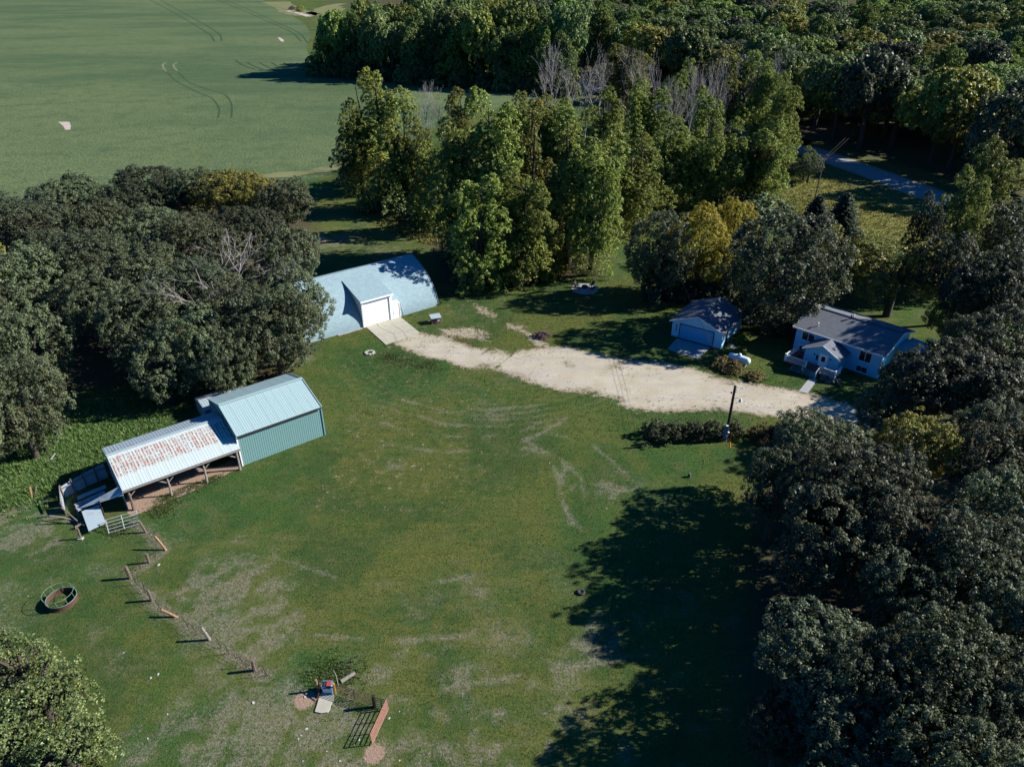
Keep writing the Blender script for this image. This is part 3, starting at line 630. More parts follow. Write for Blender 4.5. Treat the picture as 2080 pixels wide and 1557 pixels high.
# long tapering sheet and the low hut roof in front
leaning('lintel_sheet', [(-3.95,1.85,1.05),(-.05,-.25,2.15),(.15,.15,2.62),(-.15,.5,2.75)], SHEET_SIL, pen)
MB().tube([(-3.95,2.0,0),(-3.9,1.9,1.6)], .08, 6).build('post', RAWW, pen); MB().tube([(-2.0,.8,0),(-2.0,.85,1.75)], .07, 6).build('post', DARKW, pen)
hut = thing('sheet_roof_panel', 'flat silver metal panel leaning over low posts in front of the pen', 'panel', (-36.6,54.0,0), A1)
leaning('sheet', [(-3.65,-1.25,.42),(-2.15,-1.1,.5),(-2.1,1.5,.95),(-3.6,1.5,.88)], SHEET_SIL, hut)
for x, y, z in ((-3.55,-1.1,.38),(-2.25,-1.0,.45),(-2.2,1.4,.88),(-3.5,1.4,.80)): MB().tube([(x,y,0),(x,y,z)], .06, 6).build('post', POSTW, hut)
MB().bar((-2.08,1.5,.86),(-2.13,-1.1,.41), .05, .09).build('edge_beam', DARKW, hut)
for i, (a, b, lb) in enumerate(((((-6.1,2.6,.9)),(-4.15,1.2,.25),'long grey pole slumped across the open corner of the pen'),((-5.0,2.6,1.3),(-4.05,.75,.1),'shorter brown pole leaning beside the long pole at the pen corner'))):
    o = MB().tube([a, ((a[0]+b[0])/2,(a[1]+b[1])/2,(a[2]+b[2])/2+.05), b], [.06,.075,.08], 6).build('leaning_pole', RAWW if i == 0 else POSTW, None, loc=(-36.6,54,0), rot=(0,0,A1)); tag(o, lb, 'pole')
j = thing('firewood_scraps', 'small tangle of split wood under the leaning panel', 'wood', (-40.0,51.9,0))
rr = random.Random(4)
for i in range(7): x, y = rr.uniform(-.6,.6), rr.uniform(-.5,.5); a = rr.uniform(0,3); MB().bar((x,y,.08+.05*i), (x+.7*math.cos(a),y+.7*math.sin(a),.1+.06*i), .13).build('log', POSTO if i % 3 == 0 else RAWW, j)
o = thing('broken_post', 'short broken post with a white foot by the leaning panel', 'post', (-39.27,50.21)); MB().tube([(0,0,0),(.02,.05,1.15)], .09, 7).build('shaft', POSTW, o); MB().box(-.25,.22,-.2,.16,0,.12).build('foot_block', STONE, o)

# ------------------------------------------------------------------ arched barn
A2 = rad(37.0)
qb = thing('arched_barn', 'arched barn with pale blue-grey shingle roof and white dormer door', 'barn', (-31.17,86.3,0), A2)
QL, QR, QA = 25.0, 12.1, 65.0; zk = 6.0/(QR*math.sin(rad(QA)))
def arch(a): return QR*(1-math.cos(rad(a))), QR*math.sin(rad(a))*zk
N = 28; prof = [arch(QA*i/N) for i in range(N+1)]; HW = prof[-1][0]
def arch_sheet(name, flip):
    v = []; f = []; uvs = []; L = 0
    for i, (y, z) in enumerate(prof):
        if i: L += math.hypot(y-prof[i-1][0], z-prof[i-1][1])
        yy = 2*HW-y if flip else y
        v += [(-.1, yy, z), (QL+.1, yy, z)]; uvs += [(0, L), (QL, L)]
    for i in range(N): f.append((2*i, 2*i+1, 2*i+3, 2*i+2) if not flip else (2*i, 2*i+2, 2*i+3, 2*i+1))
    me = bpy.data.meshes.new(name); me.from_pydata(v, [], f); uv = me.uv_layers.new(name='UVMap')
    for lpp in me.loops: uv.data[lpp.index].uv = uvs[lpp.vertex_index]
    me.polygons.foreach_set('use_smooth', [True]*len(me.polygons)); return obj(name, me, ROOFQ, qb)
arch_sheet('front_roof', False); arch_sheet('back_roof', True)
full = [(y, z-.04) for y, z in prof]+[(2*HW-y, z-.04) for y, z in prof[::-1]][1:]
full = [(min(max(y, .04), 2*HW-.04), max(z, 0)) for y, z in full]
MB().prof_x(full, 0, .12).build('end_wall', WHITE, qb); MB().prof_x(full, QL-.12, QL).build('end_wall', WHITE, qb)
em = MB()
for x in (-.06, QL+.06):
    em.tube([(x, y, z+.03) for y, z in prof]+[(x, 2*HW-y, z+.03) for y, z in prof[::-1]][1:], .07, 5)
em.build('edge_trim', ROOFQ, qb)
DX0, DX1, DH = 12.45, 17.25, 4.05; DY, DZ = 4.95, 5.33
below = [p for p in prof if p[0] < DY-.1]
cheek = [(-.22,0),(-.22,DH),(DY,DZ)]+[(y+.12, max(z-.12, 0)) for y, z in below[::-1]]
MB().prof_x(cheek, DX0, DX0+.12).build('dormer_cheek', WHITE, qb); MB().prof_x(cheek, DX1-.12, DX1).build('dormer_cheek', WHITE, qb)
uv_box('dormer_roof', DX1-DX0+.3, math.hypot(DY+.45, DZ-DH)+.1, .12, ROOFQ, qb, (DX0-.15,-.42,DH+.02), (1,0,0), (0,DY,DZ-DH))
tr_ = MB(); tr_.box(DX0-.17,DX1+.17,-.50,-.435,DH-.17,DH+.05); tr_.build('fascia', WHITED, qb)
MB().box(DX0+.13,DX0+.3,-.24,-.05,0,DH-.02).build('jamb', WHITED, qb); MB().box(DX1-.4,DX1-.13,-.24,-.05,0,DH-.02).build('jamb', WHITED, qb); MB().box(DX0+.3,DX1-.4,-.24,-.05,DH-.45,DH-.02).build('lintel', WHITED, qb)
dr = MB().box(DX0+.3, DX1-.4, -.07, -.04, .0, DH-.45).build('overhead_door', WHITED, qb)
for i in range(5): h0 = (DH-.45)/5; MB().box(DX0+.31, DX1-.41, -.10, -.07, i*h0+.012, (i+1)*h0-.012).build('door_section', WHITED, dr)
MB().prof_x([(-.2,0),(-.2,2.25),(1.0,2.4)]+[(y+.12, max(z-.12,0)) for y, z in prof if y < .95][::-1], DX1, DX1+1.25).build('side_entry', WHITE, qb)
d2 = MB().box(DX1+.12, DX1+1.0, -.23, -.205, .05, 2.1).build('door', WHITED, qb); MB().tube([(DX1+.2,-.28,1.0),(DX1+.2,-.23,1.0)], .04, 6).build('handle', IRON, d2)
MB().box(DX1+1.0,DX1+1.12,-.24,-.205,0,2.2).build('jamb', RAWW, qb)
MB().tube([(DX1+1.75,-.05,0),(DX1+1.5,.25,1.95)], .025, 5).build('drain_pipe', IRON, qb)
MB().box(DX0-4, DX0-.2, -.42, -.08, 0, .10).build('footing', CONCG, qb)
# cracked concrete slab before the door
slab = tag(MB().prism([(-21.26,94.25),(-16.54,97.37),(-12.91,91.9),(-17.19,88.61)], .0, .05).build('concrete_apron', DIRT), kind='structure')
q4 = [Vector(p) for p in ((-21.19,94.41),(-16.56,97.54),(-12.84,91.9),(-17.18,88.32))]
def sl(a, b): return q4[0].lerp(q4[1], a).lerp(q4[3].lerp(q4[2], a), b)
rr = random.Random(12); ga = [0,.34,.62,1]; gb = [0,.3,.55,.78,1]
pts = [[sl(min(max(a+(rr.uniform(-.09,.09) if 0 < a < 1 else 0),0),1), b+(rr.uniform(-.07,.07) if 0 < b < 1 else 0)) for a in ga] for b in gb]
merge = {(0,1):2}
for bi in range(4):
    ai = 0
    while ai < 3:
        nspan = merge.get((bi, ai), 1)
        if nspan > 1: poly = [pts[bi][ai], pts[bi][ai+nspan], pts[bi+1][ai+nspan], pts[bi+1][ai+1], pts[bi+1][ai]]
        else:
            m1 = (pts[bi+1][ai+1]+pts[bi+1][ai])/2
            poly = [pts[bi][ai], pts[bi][ai+1], pts[bi+1][ai+1], m1, pts[bi+1][ai]]
        cc = sum(poly, Vector((0,0)))/len(poly); poly = [cc+(p-cc)*(1-.035/max((p-cc).length,.3)) for p in poly]
        MB().prism([(p.x, p.y) for p in poly], .04, .085+rr.uniform(0,.012)).build('slab_piece', CONC, slab); ai += nspan
# dog house
dh = thing('dog_kennel', 'small brown kennel with silver lid roof beside the barn', 'kennel', (-11.45,94.74), rad(20))
MB().box(0,1.25,0,.95,.0,.95).build('body', HUTR, dh); leaning('roof', [(-.12,-.15,.97),(1.4,-.15,.97),(1.4,1.1,1.12),(-.12,1.1,1.12)], SHEET_SIL, dh, .08)
MB().box(.75,1.1,-.03,-.005,.35,.75).build('notice', FLAGM, dh); MB().box(.2,.55,-.02,-.004,.05,.6).build('opening', DARKW, dh)
wl_ = thing('stone_ring', 'small ring of white stones in the grass below the barn', 'stone ring', (-18.97,86.05))
for i in range(9): a = i*2*PI/9; MB().lathe([(.05,0),(.22,.05),(.2,.16),(.06,.2)], 7, (.55*math.cos(a), .5*math.sin(a), 0)).build('stone', STONE, wl_)

# ------------------------------------------------------------------ garage
A3 = rad(-34.8)
ga_ = thing('garage', 'white two car garage with blue-grey shingle gable roof', 'garage', (22.2,91.35,0), A3)
GW, GD, GE, GR = 7.2, 7.6, 2.35, 3.8
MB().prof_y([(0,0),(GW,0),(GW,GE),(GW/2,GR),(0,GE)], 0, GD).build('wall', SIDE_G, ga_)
k = math.hypot(GW/2, GR-GE); cx_, sx_ = GW/2/k, (GR-GE)/k; ovh = .4
uv_box('roof_slope', GD+.6, k+ovh, .1, ROOFG, ga_, (-ovh*cx_,GD+.3,GE-ovh*sx_+.12), (0,-1,0), (cx_,0,sx_))
uv_box('roof_slope', GD+.6, k+ovh, .1, ROOFG, ga_, (GW+ovh*cx_,-.3,GE-ovh*sx_+.12), (0,1,0), (-cx_,0,sx_))
for sgn in (0, 1):
    xa = -ovh*cx_ if sgn == 0 else GW+ovh*cx_
    MB().bar((xa,-.34,GE-ovh*sx_+.04), (GW/2,-.34,GR+.04), .05, .16).build('bargeboard', WHITE, ga_)
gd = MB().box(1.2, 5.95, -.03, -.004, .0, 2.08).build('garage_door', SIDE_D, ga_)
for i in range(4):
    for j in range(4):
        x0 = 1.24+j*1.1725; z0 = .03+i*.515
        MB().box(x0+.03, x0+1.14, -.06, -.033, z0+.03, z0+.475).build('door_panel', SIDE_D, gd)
dfm = MB(); dfm.box(1.08,1.19,-.05,-.004,0,2.2).box(5.96,6.07,-.05,-.004,0,2.2).box(1.19,5.96,-.05,-.004,2.09,2.2); dfm.build('door_frame', DARKW, ga_)
MB().box(GW+.005,GW+.03,1.3,2.2,.05,2.05).build('side_door', DARKW, ga_)
MB().box(.55,.75,-.03,-.003,.9,1.9).build('number_board', RAWW, ga_)
tag(MB().prism([(22.79,90.31),(26.82,87.6),(24.42,84.4),(20.92,87.17)], .0, .05).build('garage_apron', CONCG), kind='structure')
tag(MB().prism([(29.3,88.46),(29.95,88.9),(30.41,87.6),(29.73,87.03)], .0, .06).build('door_step', CONC), kind='structure')

# ------------------------------------------------------------------ propane tank
tk = thing('propane_tank', 'white propane tank lying on blocks behind brown shrubs', 'tank', (29.4,83.1,0), math.atan2(-1.9,2.3))
pr = [(.02,-1.5),(.2,-1.47),(.38,-1.36),(.47,-1.2),(.5,-1.05),(.5,1.05),(.47,1.2),(.38,1.36),(.2,1.47),(.02,1.5)]
o = MB().lathe(pr, 24).build('shell', TANKW, tk, True); o.rotation_euler = (0, rad(90), 0); o.location = (0,0,.78)
MB().lathe([(.22,0),(.22,.16),(.17,.24),(.05,.27)], 14, (0,0,1.24)).build('valve_dome', TANKW, tk, True)
for x in (-.9,.9): MB().box(x-.12,x+.12,-.4,.4,0,.34).build('support_block', CONCG, tk)

# ------------------------------------------------------------------ house
A4 = rad(-45); HO = (37.75,87.1)
ho = thing('house', 'white house with shade-blue tinted walls, grey shingle roof and gabled front entry', 'house', (*HO,0), A4)
HL, HD, HE, HR = 11.2, 9.0, 3.5, 4.8
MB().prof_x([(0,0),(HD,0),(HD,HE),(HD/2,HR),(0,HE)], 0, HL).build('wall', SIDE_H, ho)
k = math.hypot(HD/2, HR-HE); cx_, sx_ = HD/2/k, (HR-HE)/k; ov = .45
rf = uv_box('roof_slope', HL+.8, k+ov, .12, ROOFH, ho, (-.4,-ov*cx_,HE-ov*sx_+.14), (1,0,0), (0,cx_,sx_))
uv_box('roof_slope', HL+.8, k+ov, .12, ROOFH, ho, (HL+.4,HD+ov*cx_,HE-ov*sx_+.14), (-1,0,0), (0,-cx_,sx_))
MB().bar((-.4,HD/2,HR+.16), (HL+.4,HD/2,HR+.16), .3, .06).build('ridge_cap', ROOFH, ho)
MB().box(-.42,HL+.42,-ov*cx_-.07,-ov*cx_-.005,HE-ov*sx_-.06,HE-ov*sx_+.13).build('gutter', WHITE, ho)
for x in (-.44,HL+.44): MB().bar((x,-ov*cx_,HE-ov*sx_+.06),(x,HD/2,HR+.06),.05,.18).bar((x,HD+ov*cx_,HE-ov*sx_+.06),(x,HD/2,HR+.06),.05,.18).build('bargeboard', WHITE, ho)
window(ho, .9, 2.5, 1.95, 3.0, 0, 2); window(ho, 8.5, 9.9, 1.75, 3.05, 0, 2); window(ho, 8.5, 9.8, .25, .95, 0, 2); window(ho, .9, 2.2, .3, .95, 0, 2)
ch = MB().box(-.75,-.02,3.3,4.25,0,5.9).build('chimney', BRICKM, ho); MB().box(-.83,.06,3.22,4.33,5.9,6.05).build('chimney_cap', CONCG, ch); MB().box(-.6,-.2,3.5,4.0,6.05,6.3).build('flue', RUSTR, ch)
def on_roof(x, y): return (x, y, HE+(HR-HE)*y/(HD/2)+.14)
for x, y, m_ in ((2.2,1.0,WHITE),(5.2,4.9,WHITE),(5.0,4.2,IRON)):
    p = on_roof(x, min(y, 4.45)); MB().lathe([(.07,-.05),(.07,.35),(.13,.36),(.12,.46),(.03,.5)], 8, p).build('roof_vent', m_, ho)
# gabled entry
EX0, EX1, EY, EH, ER = 2.7, 7.1, -2.7, 2.35, 3.4
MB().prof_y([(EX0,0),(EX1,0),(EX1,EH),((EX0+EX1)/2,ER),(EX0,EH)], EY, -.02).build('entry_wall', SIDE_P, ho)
k = math.hypot((EX1-EX0)/2, ER-EH); cx_, sx_ = (EX1-EX0)/2/k, (ER-EH)/k
uv_box('entry_roof', 3.05, k+.35, .09, ROOFH, ho, (EX0-.35*cx_,-.04,EH-.35*sx_+.11), (0,-1,0), (cx_,0,sx_))
uv_box('entry_roof', 3.05, k+.35, .09, ROOFH, ho, (EX1+.35*cx_,EY-.36,EH-.35*sx_+.11), (0,1,0), (-cx_,0,sx_))
for xa in (EX0-.35*cx_, EX1+.35*cx_): MB().bar((xa,EY-.4,EH-.35*sx_+.04),((EX0+EX1)/2,EY-.4,ER+.04),.05,.14).build('bargeboard', WHITE, ho)
ed = MB().box(4.75,5.65,EY-.045,EY-.012,.5,2.15).build('front_door', WHITED, ho); MB().box(4.95,5.45,EY-.06,EY-.047,1.2,1.9).build('door_pane', GLASS, ed); MB().box(4.65,5.75,EY-.03,EY-.004,.45,2.25).build('door_frame', WHITE, ho)
MB().box(4.25,4.5,EY-.03,EY-.004,1.15,1.85).build('side_light', GLASS, ho)
for x in (4.0,6.1): MB().box(x-.07,x+.07,EY-.14,EY-.004,1.75,1.98).build('wall_lamp', IRON, ho)
# deck with railing and steps
DKF = -4.55; DKX0, DKX1 = 1.0, 7.7
MB().box(DKX0,DKX1,DKF,EY-.01,.3,.5).box(DKX0,EX0-.02,EY-.01,-.6,.3,.5).build('deck', DECKR, ho)
MB().box(DKX0+.1,DKX1-.1,DKF+.1,EY-.1,0,.3).build('deck_skirt', DARKW, ho)
def railing(a, b):
    a = Vector(a); b = Vector(b); n = max(2, int((b-a).length/.14))
    r1 = MB().bar((a.x,a.y,1.38),(b.x,b.y,1.38),.08,.06).build('top_rail', WHITE, ho); MB().bar((a.x,a.y,.62),(b.x,b.y,.62),.06,.05).build('bottom_rail', WHITE, ho)
    for p in (a, b): MB().box(p.x-.06,p.x+.06,p.y-.06,p.y+.06,.5,1.5).build('rail_post', WHITE, ho)
    bl = MB()
    for i in range(1, n): p = a.lerp(b, i/n); bl.box(p.x-.02,p.x+.02,p.y-.02,p.y+.02,.645,1.35)
    tag(bl.build('balusters', WHITE, ho), kind='stuff')
railing((DKX0+.05,-.8), (DKX0+.05,DKF+.05)); railing((DKX0+.2,DKF+.05), (3.9,DKF+.05)); railing((5.75,DKF+.05), (DKX1-.05,DKF+.05)); railing((DKX1-.05,DKF+.2), (DKX1-.05,EY-.2))
for i in range(3): MB().box(4.0,5.65,DKF-.3*(i+1),DKF-.3*i-.01,0,.38-.13*i).build('step', CONCG, ho)
for x in (3.95,5.7): MB().bar((x,DKF-.95,.95),(x,DKF,1.4),.06).bar((x,DKF-.95,0),(x,DKF-.95,.95),.07).build('step_rail', WHITE, ho)
# sun room on the right end
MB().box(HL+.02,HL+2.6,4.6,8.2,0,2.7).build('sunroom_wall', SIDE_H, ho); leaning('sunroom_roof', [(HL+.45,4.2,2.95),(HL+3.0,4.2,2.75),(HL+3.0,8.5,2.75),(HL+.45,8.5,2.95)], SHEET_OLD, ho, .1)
for i in range(2): window(ho, HL+.25+1.2*i, HL+1.25+1.2*i, 1.2, 2.4, 4.6, 1, 'sunroom_window')
tag(MB().prism([(37.31,79.37),(38.12,78.88),(35.78,75.68),(34.86,76.15)], 0, .05).build('front_path', CONCG), kind='structure')
for nm, lb, ct, lx, ly, m_ in (('flower_pot','terracotta pot of red flowers at the top of the steps','pot',3.7,-4.1,REDP),('flower_pot','dark pot beside the entry on the left of the deck','pot',1.9,-2.2,IRON)):
    c4, s4 = math.cos(A4), math.sin(A4); t = thing(nm, lb, ct, (HO[0]+lx*c4-ly*s4, HO[1]+lx*s4+ly*c4, .5)); MB().lathe([(.14,0),(.2,.3),(.22,.34)], 10).build('pot', m_, t); MB().lathe([(.1,.33),(.26,.42),(.24,.6),(.08,.7)], 8).build('bloom', REDP, t)

# ------------------------------------------------------------------ poles and wires
def wire(name, a, b, sag, label, group=None, r=.022):
    a = Vector(a); b = Vector(b); p = [a.lerp(b, t/14)-Vector((0,0,sag*4*(t/14)*(1-t/14))) for t in range(15)]
    return tag(MB().tube(p, r, 4).build(name, CREO), label, 'wire', group)
yp = thing('yard_pole', 'dark wooden yard pole with lamp and blue meter boxes beside the hedge', 'pole', (23.4,65.9,0))
MB().tube([(0,0,-.2),(0,0,3.5),(0,0,6.9)], [.17,.15,.12], 10).build('shaft', CREO, yp)
for z in (6.7,6.4,6.1): MB().lathe([(.03,0),(.07,.03),(.07,.09),(.03,.12)], 8, (.19,-.05,z)).build('insulator', STONE, yp)
MB().lathe([(.04,0),(.09,.04),(.09,.16),(.04,.2)], 8, (-.28,0,5.95)).build('bracket_knob', IRON, yp)
lm = MB().tube([(.05,0,5.35),(.5,-.1,5.45),(.75,-.15,5.38)], .025, 6).build('lamp_arm', STEEL, yp); MB().lathe([(.20,0),(.2,.05),(.12,.2),(.10,.34),(.03,.38)], 12, (.78,-.16,5.05)).build('lamp_head', TANKW, lm)
for (z, h, x) in ((1.25,.75,-.22),(.75,.4,-.26),(.35,.35,-.16)): b_ = MB().box(x-.2,x+.16,-.36,-.12,z,z+h).build('meter_box', BLUEP, yp)
MB().box(-.3,-.06,-.39,-.1,2.0,2.08).build('box_lid', TANKW, yp); MB().lathe([(.11,0),(.12,.1),(.06,.14)], 10, (.05,-.3,1.15)).build('meter', TANKW, yp)
MB().tube([(0,-.3,.1),(-.05,-.3,.8)], .03, 6).build('conduit', STEEL, yp)
ms = thing('marker_stake', 'thin orange marker stake beside the yard pole', 'stake', (23.81,65.54)); MB().bar((0,0,0),(.02,.02,1.2),.06).build('stake', ORANGEP, ms); MB().bar((.05,-.05,.02),(-.3,-1.2,.03),.05).build('fallen_strip', ORANGEP, ms)
up = thing('road_pole', 'thin brown utility pole standing in the meadow before the road', 'pole', (65.01,155.38)); MB().tube([(0,0,-.3),(.25,0,9.0)], [.16,.12], 8).build('shaft', POSTW, up); MB().bar((-.35,-.3,8.75),(.85,.3,8.75),.1).build('crossarm', POSTW, up)
gp = thing('garden_pole', 'slim pole with a pale box among the trees behind the garage', 'pole', (23.52,102.82)); MB().tube([(0,0,-.2),(0,0,7.6)], [.13,.09], 8).build('shaft', CREO, gp); MB().box(-.14,.14,-.3,-.1,6.9,7.5).build('transformer', TANKW, gp)
P3 = (116.51,237.72); tp = thing('far_pole', 'utility pole among the trees across the road', 'pole', (P3[0],P3[1],zt(P3[0],P3[1]))); MB().tube([(0,0,-.3),(0,0,9.5)], [.16,.12], 8).build('shaft', POSTW, tp); MB().bar((-1,0,9.1),(1,0,9.1),.12).build('crossarm', POSTW, tp)
p3z = float(zt(P3[0], P3[1])); P2 = (65.01,155.38)
for i, o_ in enumerate((-.35,.85)):
    wire('power_wire', (P2[0]+o_,P2[1]+o_*.6,8.8), (P3[0]+o_,P3[1],p3z+9.1), 1.2, ('upper','lower')[i]+' of the two wires crossing the road at the meadow pole', r=.022)
    wire('power_wire', (P2[0]+o_,P2[1]+o_*.6,8.8), (47+o_,150,6.6), .5, ('upper','lower')[i]+' of the two wires dropping left from the meadow pole into the trees', r=.02)
PG = (23.52,102.82)
for i in range(3): wire('service_wire', (23.5+.08*i,65.85,6.75-.3*i), (PG[0]+.1*i,PG[1],7.3-.28*i), .5, ('top','middle','bottom')[i]+' of three wires from the yard pole past the garage', r=.012)

# ------------------------------------------------------------------ fence along the paddock
ORD = ['first','second','third','fourth','fifth','sixth','seventh','eighth','ninth','tenth','eleventh','twelfth']
POSTS = [((-33.69,51.06),-.35,.1,1.25,.10,POSTW),((-30.89,48.74),-.85,.35,1.35,.11,POSTO),((-31.78,47.21),0,0,1.05,.12,POSTW),((-32.57,45.34),-.1,.05,1.35,.14,POSTW),((-29.67,42.86),-.12,.05,1.2,.12,POSTW),((-26.83,41.1),-1.25,.15,.65,.11,POSTO),((-23.46,38.85),-.45,.1,1.3,.11,RAWW),((-19.16,36.05),.03,0,1.15,.13,POSTW)]
for i, (p, dx, dy, h, w, m_) in enumerate(POSTS):
    st = ('upright','leaning orange-brown','stubby','thick upright','upright dark','nearly fallen orange','tilted grey','thick dark')[i]
    o = thing('fence_post', f'{st} wooden fence post, {ORD[i]} along the paddock fence from the pen', 'post', p, 0, 'wooden posts of the paddock fence')
    MB().tube([(0,0,-.1),(dx*.5,dy*.5,h*.5),(dx,dy,h)], [w*1.05,w,w*.92], 8).build('shaft', m_, o)
TP = [((-34.89,52.35),.1),((-32.19,49.95),-.05),((-32.15,46.38),0),((-31.7,44.61),-.1),((-30.64,43.78),.05),((-28.37,41.76),-.3),((-25.64,40.15),-.3),((-24.68,39.38),-.2),((-22.36,38.1),-.15),((-21.49,37.55),-.25),((-19.77,36.35),-.4),((-18,35.57),-.3)]
for i, (p, dx) in enumerate(TP):
    o = thing('steel_post', f'thin steel fence post, {ORD[i]} along the paddock fence from the pen', 'post', p, 0, 'thin steel posts of the paddock fence')
    MB().bar((0,0,-.1),(dx,0,1.15),.035).build('stake', IRON, o)
wf = thing('fence_wires', 'sagging wire strands strung along the crooked paddock fence', 'fence', (0,0,0))
for z in (.35,.65,.95):
    pts = []
    for a, b in zip(FENCE_PX[:-1], FENCE_PX[1:]):
        for t in range(4): u = t/4; pts.append((a[0]+(b[0]-a[0])*u, a[1]+(b[1]-a[1])*u, z-.12*math.sin(PI*u)))
    MB().tube(pts, .008, 3).build('strand', IRON, wf)
# pale tube gate lying between pen and fence
def tube_gate(name, label, p, L, h, mat, n=5, lean=0.0, rz=0, r=.028, uprights=1):
    g = thing(name, label, 'gate', (*p, 0), rz)
    for i in range(n):
        z = .14+(h-.16)*i/(n-1); MB().tube([(0,lean*z,z),(L,lean*z,z)], r, 6).build('rail', mat, g)
    for k in range(uprights+2):
        x = L*k/(uprights+1); MB().tube([(x,lean*.08,.10),(x,lean*h,h)], r*1.25, 6).build('upright', mat, g)
    return g
tube_gate('tube_gate', 'pale tube gate slumped in weeds beside the pen', (-36.94,50.73), 2.6, 1.0, STEEL, 5, 1.1, rad(29), .03)
PA, PB, PC, PD = (-12.77,34.03),(-9.71,32.99),(-8.7,32.74),(-9.39,30.12)
def span(a, b): return math.hypot(b[0]-a[0], b[1]-a[1]), math.atan2(b[1]-a[1], b[0]-a[0])
L_, R_ = span(PA, PB); tube_gate('tube_gate', 'rusty red tube gate running out from the water trough', PA, L_, 1.1, RUSTR, 7, .1, R_, .022, 1)
L_, R_ = span(PB, PC); tube_gate('tube_gate', 'short dark iron gate section between the two red gates', (PB[0]+.1,PB[1]), L_-.15, 1.05, IRON, 5, 0, R_, .026, 1)
L_, R_ = span(PC, PD); tube_gate('tube_gate', 'faded pink-red tube gate swung toward the viewer', PC, L_, 1.15, PINKR, 6, -.06, R_, .025, 2)
o = thing('gate_post', 'dark stout post joining the red gate and iron gate', 'post', PB); MB().tube([(0,0,-.1),(0,0,1.25)], .13, 8).build('shaft', CREO, o)
# water trough on its concrete pad
tag(MB().prism([(-13.8,34.03),(-12.79,33.95),(-12.74,33.39),(-12.86,33.11),(-12.82,32.8),(-12.94,32.53),(-13.37,32.45),(-13.85,32.57),(-13.82,33.19)], 0, .10).build('trough_pad', CONC), kind='structure')
wt = thing('water_trough', 'white and blue heated stock waterer with red float box', 'trough', (-13.6,34.01))
MB().box(0,.62,.02,.62,.1,.62).build('body', TANKW, wt); MB().box(-.04,.66,-.02,.66,.62,.70).build('rim', BLUEP, wt); MB().box(.06,.22,.08,.55,.70,.76).build('drinker', IRON, wt); MB().box(.28,.58,.1,.55,.70,.80).build('float_cover', REDP, wt)
MB().box(.64,.76,-.1,.2,.1,.75).build('white_panel', TANKW, wt)
MB().tube([(-.2,.75,.05),(-.25,.4,.7),(-.05,.1,.75)], .025, 5).build('hose', STEEL, wt)
for i, (p, m_, lb, h) in enumerate((((-12.74,34.07),YELLOWP,'yellow-brown post at the right of the stock waterer',1.15),((-14.04,34.32),POSTO,'rust-orange post at the left of the stock waterer',1.2))):
    o = thing('trough_post', lb, 'post', p); MB().tube([(0,0,-.1),(0,0,h)], .09, 8).build('shaft', m_, o)
o = MB().tube([(-12.6,34.6,.2),(-12.75,34.9,1.0),(-12.9,35.0,1.35)], .025, 5).build('bare_stick', BARKP); tag(o, 'bare pale stick standing behind the stock waterer', 'stick')
o = MB().tube([(-12.5,35.0,.12),(-11.6,35.7,.2)], [.16,.13], 8).build('log', RAWW); tag(o, 'pale grey log lying behind the stock waterer', 'log')
o = thing('metal_rail', 'rust red bracket rail on the pad left of the waterer', 'rail', (-14.05,33.59)); MB().bar((0,0,.1),(.2,.9,.9),.06).bar((.15,-.1,.1),(.35,.8,.9),.06).build('bars', RUSTR, o)
# hay ring feeder
hr = thing('bale_feeder', 'round rusty bale feeder ring with pale green hoops', 'feeder', (-36.94,42.7))
MB().tube([(1.12*math.cos(2*PI*i/40), 1.12*math.sin(2*PI*i/40), .06) for i in range(41)], .04, 5, False).build('bottom_hoop', RUSTR, hr)
sk = MB(); n = 48
for i in range(n):
    a = 2*PI*i/n; b = 2*PI*(i+1)/n
    for r0, r1 in ((1.12,1.14),): sk.add([(r0*math.cos(a),r0*math.sin(a),.06),(r0*math.cos(b),r0*math.sin(b),.06),(r1*math.cos(b),r1*math.sin(b),.5),(r1*math.cos(a),r1*math.sin(a),.5)], [(0,1,2,3)])
sk.build('skirt', RUSTR, hr, True)
MB().tube([(1.14*math.cos(2*PI*i/40), 1.14*math.sin(2*PI*i/40),   .52) for i in range(41)], .03, 5, False).build('middle_hoop', GREENST, hr)
MB().tube([(-.12+1.16*math.cos(2*PI*i/40), 1.16*math.sin(2*PI*i/40), 1.08) for i in range(41)], .02, 5, False).build('top_hoop', GREENST, hr)
for i in range(10): a = 2*PI*i/10; MB().tube([(1.14*math.cos(a),1.14*math.sin(a),.5),(-.12+1.16*math.cos(a),1.16*math.sin(a),1.08)], .02, 5).build('upright', GREENST, hr)
